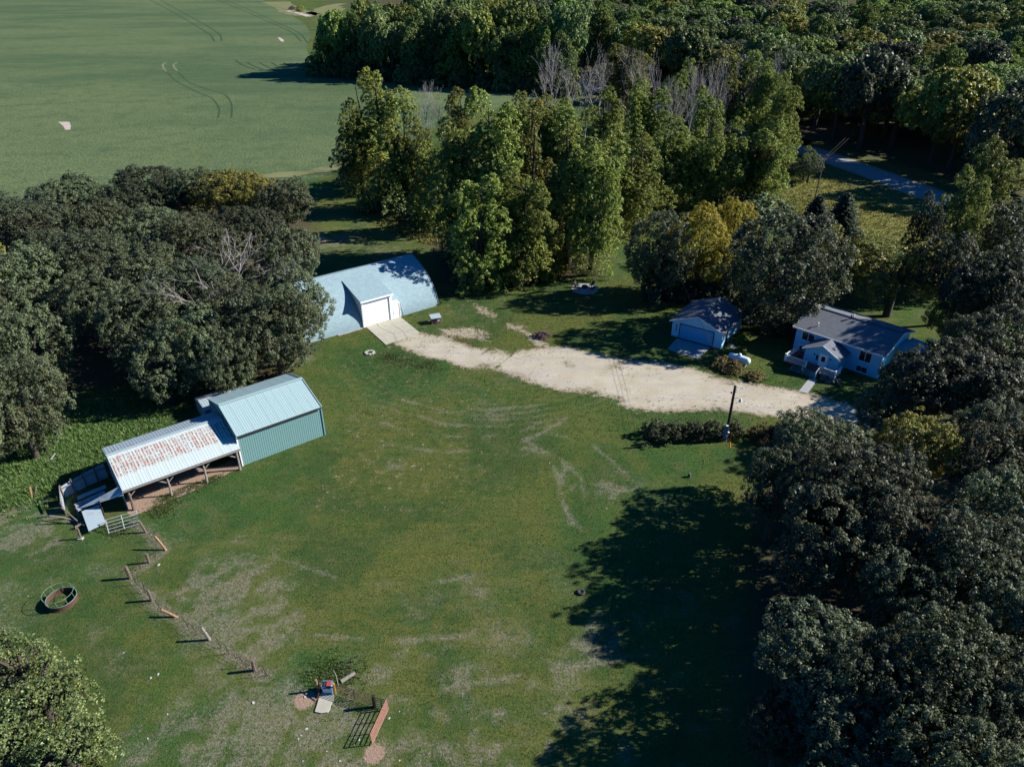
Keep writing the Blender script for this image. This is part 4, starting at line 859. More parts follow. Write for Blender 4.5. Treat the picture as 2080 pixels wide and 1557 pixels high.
# stones and litter
ST = [((-30.83,46.91),.28,'large white stone beside the stubby fence post'),((-12.41,29.66),.12,'small white stone below the pink gate shadow at bottom'),((-14.52,30.55),.15,'pale stone left of the pair below the trough'),((-14.41,30.8),.12,'pale stone right of the pair below the trough'),
      ((-14.16,31.28),.2,'flat white block in the grass below the trough pad'),((-14.87,33.79),.17,'white stone on the bare ground left of the trough pad'),((-13.82,28.97),.12,'lone white stone at the bottom edge under the trough'),((-11.39,28.97),.14,'white shard at the bottom edge below the gates'),
      ((-26.62,35.4),.2,'white stone left of the pair in the paddock'),((-26.2,35.7),.2,'pinkish stone right of the pair in the paddock'),((-29.64,37.64),.13,'small white stone in the mid paddock'),((-18.44,33.31),.24,'white stone alone between fence end and trough'),
      ((-10.39,30.47),.17,'white tile lying in the shadow of the pink gate'),((-10.62,30.08),.12,'triangular white scrap in the shadow of the pink gate'),((-7.94,32.64),.1,'small pale stone right of the pink gate'),((-7.45,29),.14,'pale stone right of the bare spot at the bottom edge'),
      ((3.92,61.7),.16,'pale stone in the middle of the lawn'),((9.08,54.39),.15,'pale stone on the lawn near the big tree shadow'),((-24.77,30.58),.14,'pale stone near the pale tree at lower left'),((-8.59,32.1),.2,'rusty white hinge block at the pink gate foot'),((-40.18,43.34),.12,'white stone left of the bale feeder'),((-24.17,32.41),.13,'pinkish stone in the lower paddock')]
for i, ((px, py), r_, lb) in enumerate(ST):
    rr = random.Random(i); r_ *= .62; pr = [(.05*r_,0),(r_*.9,.05*r_),(r_,.2*r_),(r_*.6,.42*r_),(.08*r_,.48*r_)]
    b = MB().lathe(pr, 7); b.v = [(x*(1+rr.uniform(-.2,.2)), y*(.75+rr.uniform(-.15,.15)), z*(1+rr.uniform(-.15,.15))) for x, y, z in b.v]
    o = b.build('stone', STONE, None, loc=(px,py,0), rot=(0,0,rr.uniform(0,6))); tag(o, lb, 'stone', 'stones and scraps in the grass')
o = thing('wooden_stump', 'small dark stump post alone on the lawn by the oak shade', 'stump', (18.06,59.36)); MB().lathe([(.2,-.05),(.16,.15),(.14,.42),(.1,.46)], 9).build('stub', POSTW, o)
o = thing('old_tyre', 'black tyre lying at the edge of the big tree shadow', 'tyre', (5.75,43.72)); MB().lathe([(.16,.02),(.33,.0),(.37,.08),(.33,.17),(.16,.15),(.14,.08)], 18).build('tread', CLOTH, o, True)
o = thing('scrap_timber', 'pale broken boards in the weeds left of the open shed', 'timber', (-48.52,61.87)); MB().bar((-.5,0,.1),(.6,.4,.2),.16,.06).build('board', RAWW, o); MB().bar((.1,.2,.2),(.3,.9,.5),.14,.06).build('board', STONE, o)
o = thing('scrap_timber', 'orange-brown boards leaning at the far left of the pen', 'timber', (-46.92,55.93)); MB().bar((0,0,0),(-.5,.9,.75),.12).build('board', POSTO, o); MB().bar((.1,.3,0),(-.2,1.3,.5),.1).build('board', POSTW, o)
o = thing('hose_reel', 'teal hose coil at the edge of the drive in oak shade', 'hose', (34.37,69.53)); MB().tube([(.3*math.cos(t*.5),.3*math.sin(t*.5),.3+.12*math.sin(t*.3)) for t in range(26)], .05, 6).build('coil', TEALP, o)
# fire pit patio and chairs
FP = (11.56,107.58)
pat = tag(MB().lathe([(2.15,0),(2.15,.05),(2.1,.06)], 40, (FP[0],FP[1],0)).build('fire_pit_patio', CONCG), kind='structure')
fp = thing('fire_pit', 'dark iron fire pit in the middle of the round patio', 'fire pit', (FP[0],FP[1]+.35,.06)); MB().lathe([(.42,0),(.5,.35),(.46,.36),(.38,.1)], 16).build('bowl', RUSTR, fp); MB().lathe([(.46,.34),(.46,.38),(.2,.5),(.03,.52)], 16).build('lid', IRON, fp)
def chair(p, rz, lb):
    c_ = thing('patio_chair', lb, 'chair', (*p,.06), rz, 'chairs round the fire pit')
    MB().box(-.28,.28,-.28,.25,.34,.40).build('seat', CLOTH, c_); b = MB().box(-.28,.28,-.03,.03,0,.62).build('backrest', CLOTH, c_); b.location = (0,.27,.38); b.rotation_euler = (rad(-18),0,0)
    for x in (-.25,.25):
        for y in (-.24,.22): MB().box(x-.03,x+.03,y-.03,y+.03,0,.35).build('leg', CLOTH, c_)
        MB().box(x-.04,x+.04,-.26,.28,.56,.60).build('armrest', CLOTH, c_)
for i, (a, lb) in enumerate(((200,'dark patio chair nearest the viewer on the left of the fire pit'),(320,'dark patio chair nearest the viewer on the right of the fire pit'),(150,'dark patio chair at the far left of the fire pit'),(35,'dark patio chair at the far right of the fire pit'))):
    chair((FP[0]+1.35*math.cos(rad(a)), FP[1]+1.25*math.sin(rad(a))), rad(a-90), lb)
for i, (dx, dy) in enumerate(((1.9,.5),(2.0,-.2))): o = MB().lathe([(.05,0),(.22,.04),(.2,.18),(.05,.22)], 8).build('stone', STONE, None, loc=(FP[0]+dx,FP[1]+dy,.05)); tag(o, ('pale stone on the upper right rim of the patio','pale stone on the right rim of the patio')[i], 'stone')

# ------------------------------------------------------------------ vegetation generators
def unit(v): return v/np.maximum(np.linalg.norm(v, axis=-1, keepdims=True), 1e-9)
def leaves(name, pos, nrm, size, v, w, aspect=.62, rg=None):
    """rhombic leaf faces at pos with normals near nrm"""
    rg = rg or rng; N = len(pos); n = unit(nrm); t = unit(np.cross(n, unit(rg.normal(size=(N, 3))))); b = np.cross(n, t)
    a = t*(size*.5)[:, None]; c = b*(size*.5*aspect)[:, None]; fold = n*(size*.10)[:, None]
    co = np.stack([pos-a-fold, pos+c, pos+a-fold, pos-c], 1).reshape(-1, 3)
    return fast_mesh(name, co, 4, dict(v=v, w=w))
def clumps_to_leaves(name, C, O, R, n, size, rg, up=.55, rnd=.48, aspect=.62, stretch=1.0, inner=None):
    """C clump centres, O outward directions, R radii; n leaves each"""
    K = len(C); m = n if np.ndim(n) else np.full(K, n); idx = np.repeat(np.arange(K), m); N = len(idx)
    d = unit(unit(rg.normal(size=(N, 3)))+.75*O[idx]+np.array([0, 0, .25])); rr_ = R[idx]*rg.uniform(.45, 1.05, N)
    off = d*rr_[:, None]; off[:, 2] *= stretch
    pos = C[idx]+off; nrm = d+np.array([0, 0, up])+rnd*rg.normal(size=(N, 3))
    cw = rg.uniform(0, 1, K); v = np.clip(rg.normal(.42, .3, N), 0, 1); sz = size*rg.uniform(.7, 1.3, N)
    if inner is not None:
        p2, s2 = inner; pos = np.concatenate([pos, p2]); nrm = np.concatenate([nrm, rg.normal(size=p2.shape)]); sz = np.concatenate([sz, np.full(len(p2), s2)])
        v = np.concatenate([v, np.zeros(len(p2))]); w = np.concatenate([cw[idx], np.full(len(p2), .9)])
    else: w = cw[idx]
    return leaves(name, pos, nrm, sz, v, w, aspect, rg)
def limb(mb, a, b, r0, r1, rg, n=5, sag=.0, seg=5):
    a = np.array(a, float); b = np.array(b, float); p = []
    for i in range(seg):
        t = i/(seg-1); q = a+(b-a)*t; q = q+rg.normal(size=3)*.06*np.linalg.norm(b-a)*math.sin(PI*t)*.5; q[2] += sag*math.sin(PI*t); p.append(q)
    mb.tube(p, [r0+(r1-r0)*i/(seg-1) for i in range(seg)], n, False)

def oak(seed, R=5.0, H=11.0, nl=10, leaf=.19, per=40, dens=1.0, low=.0, lr=(.36,.54), core=.60, spread=.60, rzf=None, cr=(.20,.55)):
    """broad round crown of lobes, each covered in tight leaf clumps"""
    rg = np.random.default_rng(seed); rz = rzf*H if rzf else R*.80; zc = H-rz*1.0
    d = unit(rg.normal(size=(nl*3, 3))); d = d[d[:, 2] > -.35-low][:nl]
    L = np.concatenate([d*np.array([R*spread, R*spread, rz*spread*.9])*rg.uniform(.8, 1.15, (len(d), 1))+[0, 0, zc], [[0, 0, zc+.1*rz]]]); LR = np.concatenate([rg.uniform(lr[0], lr[1], len(d))*R, [core*R]])
    C = []; O = []
    for i, (c, r) in enumerate(zip(L, LR)):
        k = int(4*PI*r*r*2.5*dens); u = unit(rg.normal(size=(k, 3))); p = c+u*np.array([1, 1, rz/(.8*R)*.95])*r*rg.uniform(.74, 1.12, (k, 1)); ok = np.ones(k, bool)
        for j, (c2, r2) in enumerate(zip(L, LR)):
            if j != i: ok &= np.linalg.norm((p-c2)*np.array([1, 1, .8*R/rz]), axis=1) > r2*.80
        ok &= p[:, 2] > zc-rz*.95
        C.append(p[ok]); O.append(u[ok])
    C = np.concatenate(C); O = np.concatenate(O); ph = rg.uniform(0, 6.28, 9)
    q1 = np.sin(1.15*C[:, 0]+ph[0])+np.sin(1.25*C[:, 1]+ph[1])+np.sin(1.35*C[:, 2]+ph[2]); q2 = np.sin(2.9*C[:, 0]+ph[3]+C[:, 1])+np.sin(3.1*C[:, 1]+ph[4]+C[:, 2])+np.sin(2.7*C[:, 2]+ph[5])
    kp = q1+.7*q2 > -1.95; C = C+O*(.10*q1+.13*q2)[:, None]*(R/5); C = C[kp]; O = O[kp]; Rr = rg.uniform(cr[0], cr[1], len(C))
    k = 900; q = rg.integers(0, len(L), k); inn = L[q]+unit(rg.normal(size=(k, 3)))*(LR[q]*rg.uniform(.3, .82, k))[:, None]
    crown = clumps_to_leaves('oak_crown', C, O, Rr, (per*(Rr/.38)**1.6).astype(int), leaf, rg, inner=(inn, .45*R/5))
    mb = MB(); top = np.array([0, 0, zc-rz*.35]); limb(mb, (0, 0, -.2), top, .42, .30, rg, 8)
    for c, r in zip(L, LR): limb(mb, top+[0, 0, rg.uniform(-1.2, .2)], c+[0, 0, -.2*r], .2, .06, rg, 5, .2)
    return mb.mesh('oak_trunk', True), crown
def cottonwood(seed, R=4.5, H=25.0, npl=20, leaf=.23, per=34, skirt=True, thin=1.0):
    """tall tree with several leaders, each carrying upright plumes of foliage"""
    rg = np.random.default_rng(seed); mb = MB(); nlead = int(rg.integers(3, 5)); leads = []
    mb.tube([(0, 0, -.3), (.05, 0, H*.10), (0, .05, H*.2)], [.55, .45, .38], 8, False)
    for j in range(nlead):
        az = 2*PI*j/nlead+rg.uniform(-.5, .5); rr_ = R*rg.uniform(.28, .55) if j else R*.12; hh = H*(rg.uniform(.74, .92) if j else .97)
        pts = [np.array([0, 0, H*.16]), np.array([math.cos(az)*rr_*.45, math.sin(az)*rr_*.45, H*.36]), np.array([math.cos(az)*rr_*.85, math.sin(az)*rr_*.85, hh*.7]), np.array([math.cos(az)*rr_, math.sin(az)*rr_, hh*.93])]
        mb.tube(pts, [.30, .22, .13, .04], 6, False); leads.append((pts, hh))
    C = []; O = []; RR = []
    for i in range(npl):
        pts, hh = leads[i % nlead]; t = (i//nlead)/max(1, (npl-1)//nlead)
        zz = hh*(.30+.58*t); k_ = np.interp(zz, [p[2] for p in pts], [0, 1, 2, 3]); k0 = int(min(k_, 2)); a = pts[k0]+(pts[k0+1]-pts[k0])*(k_-k0)
        az = i*2.399+rg.uniform(-.5, .5); reach = R*(.74-.30*t)*rg.uniform(.35, 1.2); tip = a+np.array([math.cos(az)*reach, math.sin(az)*reach, H*rg.uniform(.01, .06)])
        limb(mb, a-[0, 0, H*.05], tip, .12, .03, rg, 5, -.2)
        ln = H*rg.uniform(.075, .115); rad_ = rg.uniform(1.1, 1.75)*(R/4.5)*(1.2-.32*t)
        k = int(46*rad_*ln/2.4*thin); s_ = rg.beta(1.1, 1.15, k); an = rg.uniform(0, 2*PI, k); rr_ = 1.4*rad_*(1-s_)**.48*(s_+.12)**.2*rg.uniform(.5, 1.1, k)
        u = np.stack([np.cos(an), np.sin(an), .3+.6*s_], 1); top = min(tip[2]+1.35*ln, hh+.3); z_ = tip[2]-.7*ln+s_*(top-tip[2]+.7*ln)
        p = np.stack([tip[0]+np.cos(an)*rr_, tip[1]+np.sin(an)*rr_, z_], 1)
        C.append(p); O.append(unit(u)); RR.append(rg.uniform(.24, .48, k)*(1.1-.4*s_))
    if skirt:
        k = int(200*thin); az = rg.uniform(0, 2*PI, k); z = rg.uniform(.5, H*.36, k); r = R*rg.uniform(.5, .92, k)*(.72+.28*np.sin(az*3+seed+z*.4)); p = np.stack([np.cos(az)*r, np.sin(az)*r, z], 1)
        C.append(p); O.append(np.stack([np.cos(az), np.sin(az), np.full(k, .3)], 1)); RR.append(rg.uniform(.4, .75, k))
    C = np.concatenate(C); O = np.concatenate(O); RR = np.concatenate(RR)
    inn = C[rg.integers(0, len(C), 600)]*np.array([.6, .6, 1])
    return mb.mesh('cottonwood_trunk', True), clumps_to_leaves('cottonwood_crown', C, O, RR, per, leaf, rg, up=.35, rnd=.85, stretch=1.5, inner=(inn, .6))
def bush(seed, R=1.6, H=2.2, leaf=.2, per=26, k=120):
    rg = np.random.default_rng(seed); u = unit(rg.normal(size=(k, 3))); u[:, 2] = np.abs(u[:, 2]); f = rg.uniform(.55, 1.02, (k, 1))*(1+.2*np.sin(u[:, :1]*5+seed))
    C = u*f*np.array([R, R, H*.8])+[0, 0, H*.12]; mb = MB()
    for i in range(6): a = rg.uniform(0, 6.28); limb(mb, (0, 0, -.05), (math.cos(a)*R*.5, math.sin(a)*R*.5, H*.6), .05, .02, rg, 4)
    return mb.mesh('shrub_stems', True), clumps_to_leaves('shrub_foliage', C, u, rg.uniform(.2, .42, k)*R/1.6, per, leaf, rg)
def spruce(seed, H=18.0, R=3.0, z0=.3):
    rg = np.random.default_rng(seed); mb = MB(); mb.tube([(0, 0, -.2), (0, 0, H*.5), (0, 0, H)], [.28, .18, .03], 8, False); P = []; Nn = []; Sz = []
    z = H*z0
    while z < H-.15:
        ln = ((H-z)/(H*(1-z0)))**.8*R*rg.uniform(.85, 1.05)+.12; nb = int(rg.integers(7, 10)); a0 = rg.uniform(0, 6)
        for b in range(nb):
            a = a0+2*PI*b/nb+rg.uniform(-.2, .2); dr = np.array([math.cos(a), math.sin(a), 0]); m = max(4, int(ln*8)); L_ = ln*rg.uniform(.8, 1.08)
            t = np.linspace(.12, 1, m); p = np.array([0, 0, z])+dr*(t*L_)[:, None]+np.array([0, 0, 1])*(-.28*L_*t**1.3+.10*L_*t**3)[:, None]
            for sgn in (-1, 0, 1):
                q = p+np.array([-dr[1], dr[0], 0])*(sgn*.22*(1.15-t))[:, None]*min(ln, 1.6)+rg.normal(size=p.shape)*.05; P.append(q); Nn.append(np.array([0, 0, 1])+.35*dr+.45*rg.normal(size=p.shape)); Sz.append(np.full(m, .36))
        z += .34*(.75+.5*(H-z)/H)
    P = np.concatenate(P); Nn = np.concatenate(Nn); Sz = np.concatenate(Sz)
    return mb.mesh('spruce_trunk', True), leaves('spruce_boughs', P, Nn, Sz, rg.uniform(0, 1, len(P)), rg.uniform(0, 1, len(P)), .5, rg)
def bare(seed, H=20.0, spread=.42, depth=6, r0=.30):
    rg = np.random.default_rng(seed); mb = MB()
    def grow(p, d, ln, r, k):
        q = p+d*ln; m = p+d*ln*.5+rg.normal(size=3)*ln*.04; mb.tube([p, m, q], [r, r*.85, r*.65], 5 if k > 2 else 3, False)
        if k == 0: return
        for i in range(2 if k > 1 and rg.uniform() < .6 else 3):
            nd = unit(d+rg.normal(size=3)*spread*[1, 1, .6]+[0, 0, .12]); grow(q, nd, ln*rg.uniform(.62, .85), r*.62, k-1)
        if k > 2: grow(m, unit(d*.6+rg.normal(size=3)*.6+[0, 0, .2]), ln*.6, r*.45, k-2)
    grow(np.array([0, 0, -.2]), np.array([0, 0, 1.0]), H*.32, r0, depth)
    return mb.mesh('bare_branches', True), None

OAKS = [oak(11, nl=11), oak(12, nl=9), oak(13, nl=13), oak(14, nl=10), oak(15, nl=12)]
FAROAK = [oak(21, nl=10, leaf=.42, per=15, cr=(.4,.7), dens=.7), oak(22, nl=13, leaf=.42, per=15, cr=(.4,.7), dens=.7), oak(23, nl=9, leaf=.42, per=15, cr=(.4,.7), dens=.7, rzf=.46), oak(24, nl=15, leaf=.42, per=15, cr=(.4,.7), dens=.7, lr=(.25,.42), core=.5, spread=.72)]
COTS = [cottonwood(31), cottonwood(32), cottonwood(33, npl=24), cottonwood(34, npl=17, thin=.85), cottonwood(35)]
FARCOT = [cottonwood(41, R=5.5, H=22, leaf=.42, per=16), cottonwood(42, R=5.5, H=22, leaf=.42, per=16, npl=16)]
BUSH = [bush(51), bush(52), bush(53)]
SPRU = [spruce(61), spruce(62)]
BARET = [bare(71), bare(72), bare(73, spread=.55)]
APPLE = oak(81, R=3.0, H=4.6, nl=24, leaf=.13, per=22, dens=1.5, cr=(.14,.34), lr=(.16,.30), core=.3, spread=.74, low=.2)
SPARSE = oak(85, R=5.0, H=11, nl=12, leaf=.22, per=24, dens=.6, low=.3, lr=(.26,.42), core=.42, spread=.72)
TALL = [oak(86, nl=13, low=.5, rzf=.46), oak(87, nl=12, low=.5, rzf=.47, lr=(.32,.46))]
NT_COUNT = 0
def tree(name, proto, p, lab, mat, group=None, h0=11.0, r0=5.0, cat='tree', bark=None, z=None, rz=None, parts=('trunk','crown')):
    """p = (x, y, height, crown radius)"""
    global NT_COUNT; NT_COUNT += 1
    x, y, h, r = p; zz = float(zt(x, y)) if z is None else z
    t = thing(name, lab, cat, (x, y, zz), random.uniform(0, 6.28) if rz is None else rz, group); t.scale = (r/r0, r/r0, h/h0)
    obj(parts[0], proto[0], bark or BARK, t)
    if proto[1] is not None: obj(parts[1], proto[1], mat, t)
    return t
def cyc(a, i): return a[i % len(a)]

# left grove
LB1 = ['grove oak at the back left corner beside the field', 'tallest grove oak at the back against the field', 'grove oak at the back, left of the yellow-green one', 'grove oak at the back right, beside the mown track', 'grove oak at the far left, nearest the photo edge', 'small grove oak in the second row on the left', 'grove oak in the second row below the tallest', 'broad grove oak on the left side above the dark gap', 'broad grove oak in the middle left of the grove', 'grove oak in the centre of the grove', 'grove oak just behind the dead tree', 'grove oak at the right side behind the barn end', 'grove oak reaching over the barn roof', 'broad grove oak left of the dead tree', 'large grove oak at the front right covering the barn corner', 'grove oak at the front above the rear shed', 'grove oak at the front left in deep shade', 'grove oak by the dark gap at the left front', 'grove oak below the dead tree', 'low grove oak right above the metal shed ridge', 'grove oak between the left edge oaks and the broad ones', 'low grove oak at the front hanging over the weeds', 'small grove oak behind the dead tree on the right', 'small grove oak right of the dead tree', 'small grove oak just left of the dead tree']
LB2 = ['wide oak overhanging the right end of the house', 'small oak crown at the end of the drive near the house', 'oak at the right edge behind the house', 'oak at the right edge in line with the drive', 'oak beside the drive, right of the hedge', 'small oak crown at the lawn edge below the hedge', 'large oak behind the one at the lawn edge', 'large oak casting the upper lawn shadow', 'oak right of the large one casting the upper shadow', 'oak at the right edge beyond the olive-yellow oak', 'oak at the right edge at mid height', 'oak in the middle of the right stand, lower half', 'oak above the big lower oak', 'oak at the right edge, lower half', 'biggest oak crown at the lower right of the lawn', 'oak right of the biggest lower crown', 'tall oak in the lower right, third from the lawn', 'oak in the lower right corner by the edge', 'oak at the bottom edge below the biggest crown', 'oak at the bottom edge, second from the lawn', 'low oak crown nearest the bottom lawn shadow']
G1 = [(-81.14,134.22,11,7.76),(-67.83,135.26,12,8.07),(-58.66,135.26,12,6.42),(-39.88,126.7,12,5.72),(-79.77,115.45,12,7.05),(-69.01,119.87,11,5.97),(-58.91,114.12,11,6.21),(-61.46,100.45,12,6.79),(-51.1,93.93,12,6.23),
      (-48.01,105.57,12,6.55),(-45.13,115.33,11,5.78),(-32.42,101.44,12,4.75),(-28.46,87.89,11,4.51),(-41.44,88.87,12,6.15),(-28.97,79.87,11,5.67),(-37.01,76.6,11,4.74),(-45.1,80.55,11,5.11),(-54.34,87.11,11,5.63),(-34.59,83.37,11,4.94),(-33.42,74.64,9,3.54),(-69.36,104.1,11,5.17),(-40.07,73.46,9,3.95),(-40.64,112.93,11,4.58),(-32.7,89.28,10,3.79),(-42.23,97.87,10,3.87)]
for i, p in enumerate(G1): tree('oak_tree', cyc(OAKS, i), p, LB1[i], (L_OAK, L_OAKD, L_OAK)[i % 3], 'oaks of the left grove') if i not in (14, 15, 16, 19, 21, 12) else tree('oak_tree', TALL[i % 2], (p[0], p[1], p[2]*1.05, p[3]), LB1[i], L_OAK, 'oaks of the left grove')
tree('oak_tree', OAKS[2], (-49.18,131.03,12.5,7.31), 'lighter yellow-green oak at the back of the left grove', L_OLIVE)
for i, p in enumerate([(-65.21,89.68,12,6),(-56.09,74.16,12,5.06),(-50.13,62.46,11,4.86),(-67.47,82.05,12,6.08),(-52.97,58.8,12,4.73)]): tree('oak_tree', TALL[i % 2], (p[0], p[1], p[2]*1.06, p[3]), ('upper oak of the left edge group','middle oak of the left edge group','lowest oak of the left edge group above the pen','oak cut by the left edge beside the upper one','oak cut by the left edge beside the lowest one')[i], L_OAK, 'oaks at the left edge')
tree('oak_tree', OAKS[4], (-75.52,98.57,11,3.53), 'yellow tinged oak top at the left edge', L_OLIVE)
tree('dead_tree', BARET[2], (-34.71,89.67,14,4.87), 'leafless pale dead tree inside the left grove', None, None, 20, 5, 'tree', DEADW, parts=('trunk','crown'))
# right oaks
G2 = [(44.59,64.81,12,6.09),(39.13,63.98,8,3.38),(55.92,74.16,12,5.34),(47.44,63.35,12,4.74),(28.14,53.71,10.5,5),(23.04,49.9,9.5,3.33),(28.72,47.01,12,5.06),(24.82,42.92,11.5,4.96),(29.5,41.23,12,4.16),(42.72,53.18,12,4.62),
      (38.9,43.99,12,4.06),(32.18,37.25,12,4.24),(27.05,36.69,11,3.64),(33.9,33.74,12,3.77),(19.4,30.3,10,4.68),(22.49,28.61,11,3.36),(26.17,28.84,12,3.89),(28.84,27.49,12,4.22),(19.56,25.75,9,3.59),(23.55,24.67,11,3.74),(16.49,27.79,7.5,2.42),
      (55.68,61.47,12,5.37),(47.36,47.65,12,4.49),(40.39,36.79,12,4.14),(35.42,28.16,12,3.84),(24.74,21.71,12,3.61)]
for i, p in enumerate(G2): tree('oak_tree', cyc(OAKS, i+3), p, LB2[i] if i < len(LB2) else 'dark oak beyond the photo edge at the right', (L_OAKD, L_OAK, L_OAKD)[i % 3], 'oaks of the right stand')
tree('oak_tree', OAKS[1], (37.05,54.04,11,3.49), 'olive-yellow oak amid the right stand near the drive', L_OLIVE)
# round the garage and house
tree('oak_tree', TALL[1], (22.49,104.31,14.5,5.49), 'dark oak left of the yellow tree behind the garage', L_OAK)
tree('maple_tree', TALL[0], (28.37,105.06,13.5,5.21), 'bright yellow maple behind the garage', L_YELLOW)
tree('maple_tree', TALL[1], (37.34,119.83,11.5,4.26), 'smaller yellow maple beside the bright yellow one', L_YELLOW)
tree('oak_tree', TALL[0], (37.16,93.3,16,7.82), 'large dark oak between garage and house', L_OAK)
tree('oak_tree', TALL[1], (34.06,103.93,11.5,3.65), 'dark oak between the yellow maple and the large oak', L_OAK)
tree('spruce_tree', SPRU[0], (47.39,111.58,14,4.81), 'taller spruce on the left of the pair behind the house', L_SPRUCE, 'pair of spruces', 18, 3)
tree('spruce_tree', SPRU[1], (54.69,118.26,12.5,4.91), 'shorter looking spruce on the right of the pair behind the house', L_SPRUCE, 'pair of spruces', 18, 3)
tree('ash_tree', SPARSE, ((54.96,97.54)[0],(54.96,97.54)[1],12,7.2), 'spreading olive-green tree right behind the house', L_OLIVE)
tree('ash_tree', SPARSE, (50.06,105.63,10.5,3.54), 'golden green tree with a bare trunk left of the house chimney', L_OLIVE)
tree('ash_tree', SPARSE, (52.15,104.68,10,3.36), 'golden tree with a bare trunk behind the house ridge', L_OLIVE)
for i, (p, lb, m_) in enumerate((((59.78,94.43,14,4.19),'dark tree right of the spreading olive tree',L_OAKD),((59.61,84.47,14,4.82),'dark tree behind the sun room',L_OAKD),((63.3,86.94,15,5.35),'dark tree at the right edge above the house',L_OAKD),((74.41,107.56,14,5.26),'dark tree at the right edge below the cottonwood',L_OAK),((56.96,86.39,7,2.57),'low dark tree right of the house ridge',L_OLIVE))):
    tree('oak_tree', cyc(OAKS, i), p, lb, m_)
tree('cottonwood_tree', COTS[0], (75.45,114.86,22,5.84), 'tall cottonwood at the right edge beside the road', L_COTTON, None, 25, 4.5)
tree('cottonwood_tree', COTS[1], (66.88,106.3,20,3.66), 'cottonwood left of the tall one at the right edge', L_COTTON, None, 25, 4.5)
tree('cottonwood_tree', COTS[2], (60.31,102.78,17,2.87), 'dark narrow tree hiding the road at the right', L_OAKD, None, 25, 4.5)
tree('young_tree', OAKS[1], (68.41,169.41,6.5,2.96), 'small light green tree beside the road pole', L_WILLOW)
tree('cottonwood_tree', COTS[3], (68.11,171.5,8,2.73), 'slim young tree at the road edge', L_WOODG, None, 25, 4.5)
# cottonwood belt
CW = [((7.61,166.4,20,4.33),'cottonwood filling the back of the belt below the white leafless trees',L_COTTONY),((11.68,166.83,19,4.13),'cottonwood right of the one below the white leafless trees',L_COTTON),((-18.18,148.07,18,3.53),'low cottonwood beside the grey leafless trees on the left',L_COTTON),((-28.89,163.71,26,6.53),'tall cottonwood at the left end of the belt, yellow tipped',L_COTTONY),((-21.79,149.62,21,4.72),'shorter cottonwood just right of the left end tree',L_COTTON),((-33,160.96,20,4.41),'dark side tree at the far left end of the belt',L_COTTON),
      ((-3.06,121,28.3,5.61),'broad tall cottonwood in the front of the belt above the barn',L_COTTON),((-8.06,119.18,24.5,4.79),'cottonwood at the front left of the broad one',L_COTTON),((2.74,122.81,26.5,5.22),'cottonwood with yellow sprays at the front centre',L_COTTONY),
      ((9.51,118.66,25.5,6.03),'large cottonwood at the front right of the belt',L_COTTON),((12.97,113.19,22,3.84),'lower cottonwood shoulder at the front right',L_COTTON),((-5.0,107.3,18.5,4.2),'dark cottonwood lowest in front of the belt',L_COTTON),((1.74,109.37,19,4.43),'small cottonwood in front between the two broad ones',L_COTTON),
      ((-12.83,184.86,19,4.29),'gold topped cottonwood behind on the left',L_COTTONY),((0.8,157.8,22,4.32),'gold topped cottonwood behind the broad one',L_COTTONY),((-14.19,135.45,17,4.18),'low bushy cottonwood between the left end and the broad one',L_COTTON),
      ((32.92,228.05,24,7.44),'tall cottonwood at the back centre beside bare trees',L_COTTONY),((31.5,177.98,22,5.27),'cottonwood right of the tall back centre one',L_COTTON),((22.72,134.34,19,5.21),'cottonwood in the middle of the belt facing the meadow',L_COTTON),
      ((44.25,205.19,23,4.42),'slim cottonwood in the back right row',L_COTTON),((32.36,147.78,19,5.27),'bushy cottonwood above the meadow edge',L_COTTON),((41.44,164.04,22,3.83),'slim poplar second from the right cluster',L_COTTON),((41.68,147.78,19,4.1),'poplar in front of the right cluster',L_COTTON),
      ((58,204.86,24,5.19),'gold flecked poplar at the left of the right cluster',L_COTTONY),((64.23,203.38,25,5.4),'tallest poplar of the right cluster',L_COTTON),((65.67,185.8,22,4.28),'poplar at the right end of the belt by the road',L_COTTON),((51.18,148.07,18,4.11),'lower poplar at the right end of the belt',L_COTTON),((48.3,148.52,16,3.55),'small poplar at the foot of the right cluster',L_COTTON),((20.2,164.04,22,4.68),'cottonwood left of the back centre bare trees',L_COTTON),((36.87,148.68,15,4.15),'low poplar above the willow thicket',L_COTTON),((18.85,132.61,15,3.94),'low cottonwood at the meadow side of the front right tree',L_COTTON)]
for i, (p, lb, m_) in enumerate(CW): tree('cottonwood_tree', cyc(COTS, i), (p[0], p[1], p[2], p[3]*1.22), lb, m_, None, 25, 4.5)
for i, (p, lb) in enumerate((((11.62,213.61,23,5.4),'leftmost white leafless tree above the cottonwood belt'),((20.84,216.64,21,4.94),'second white leafless tree above the belt'),((33.88,221.53,23,4.74),'leafless tree beside the tall back centre cottonwood'),((-19.9,182.63,18,4.01),'grey leafless tree left of the belt centre'),((-17.32,187.86,16,3.4),'smaller grey leafless tree left of the belt centre'),((35.99,176.95,20,3.43),'leafless tree in the back right row'),((50.13,193.11,21,3.7),'leafless tree by the slim poplars'),((63.11,211.51,21,3.76),'leafless tree inside the right cluster'),((15.59,207.72,19,3.71),'thin leafless tree between the two white ones'),((80.77,233.49,21,3.82),'leafless tree behind the right end poplar'),((-23.29,176.68,14,3),'low grey leafless tree by the left end cottonwood'))):
    tree('bare_tree', cyc(BARET, i), p, lb, None, None, 20, 6.5, 'tree', BARKP)
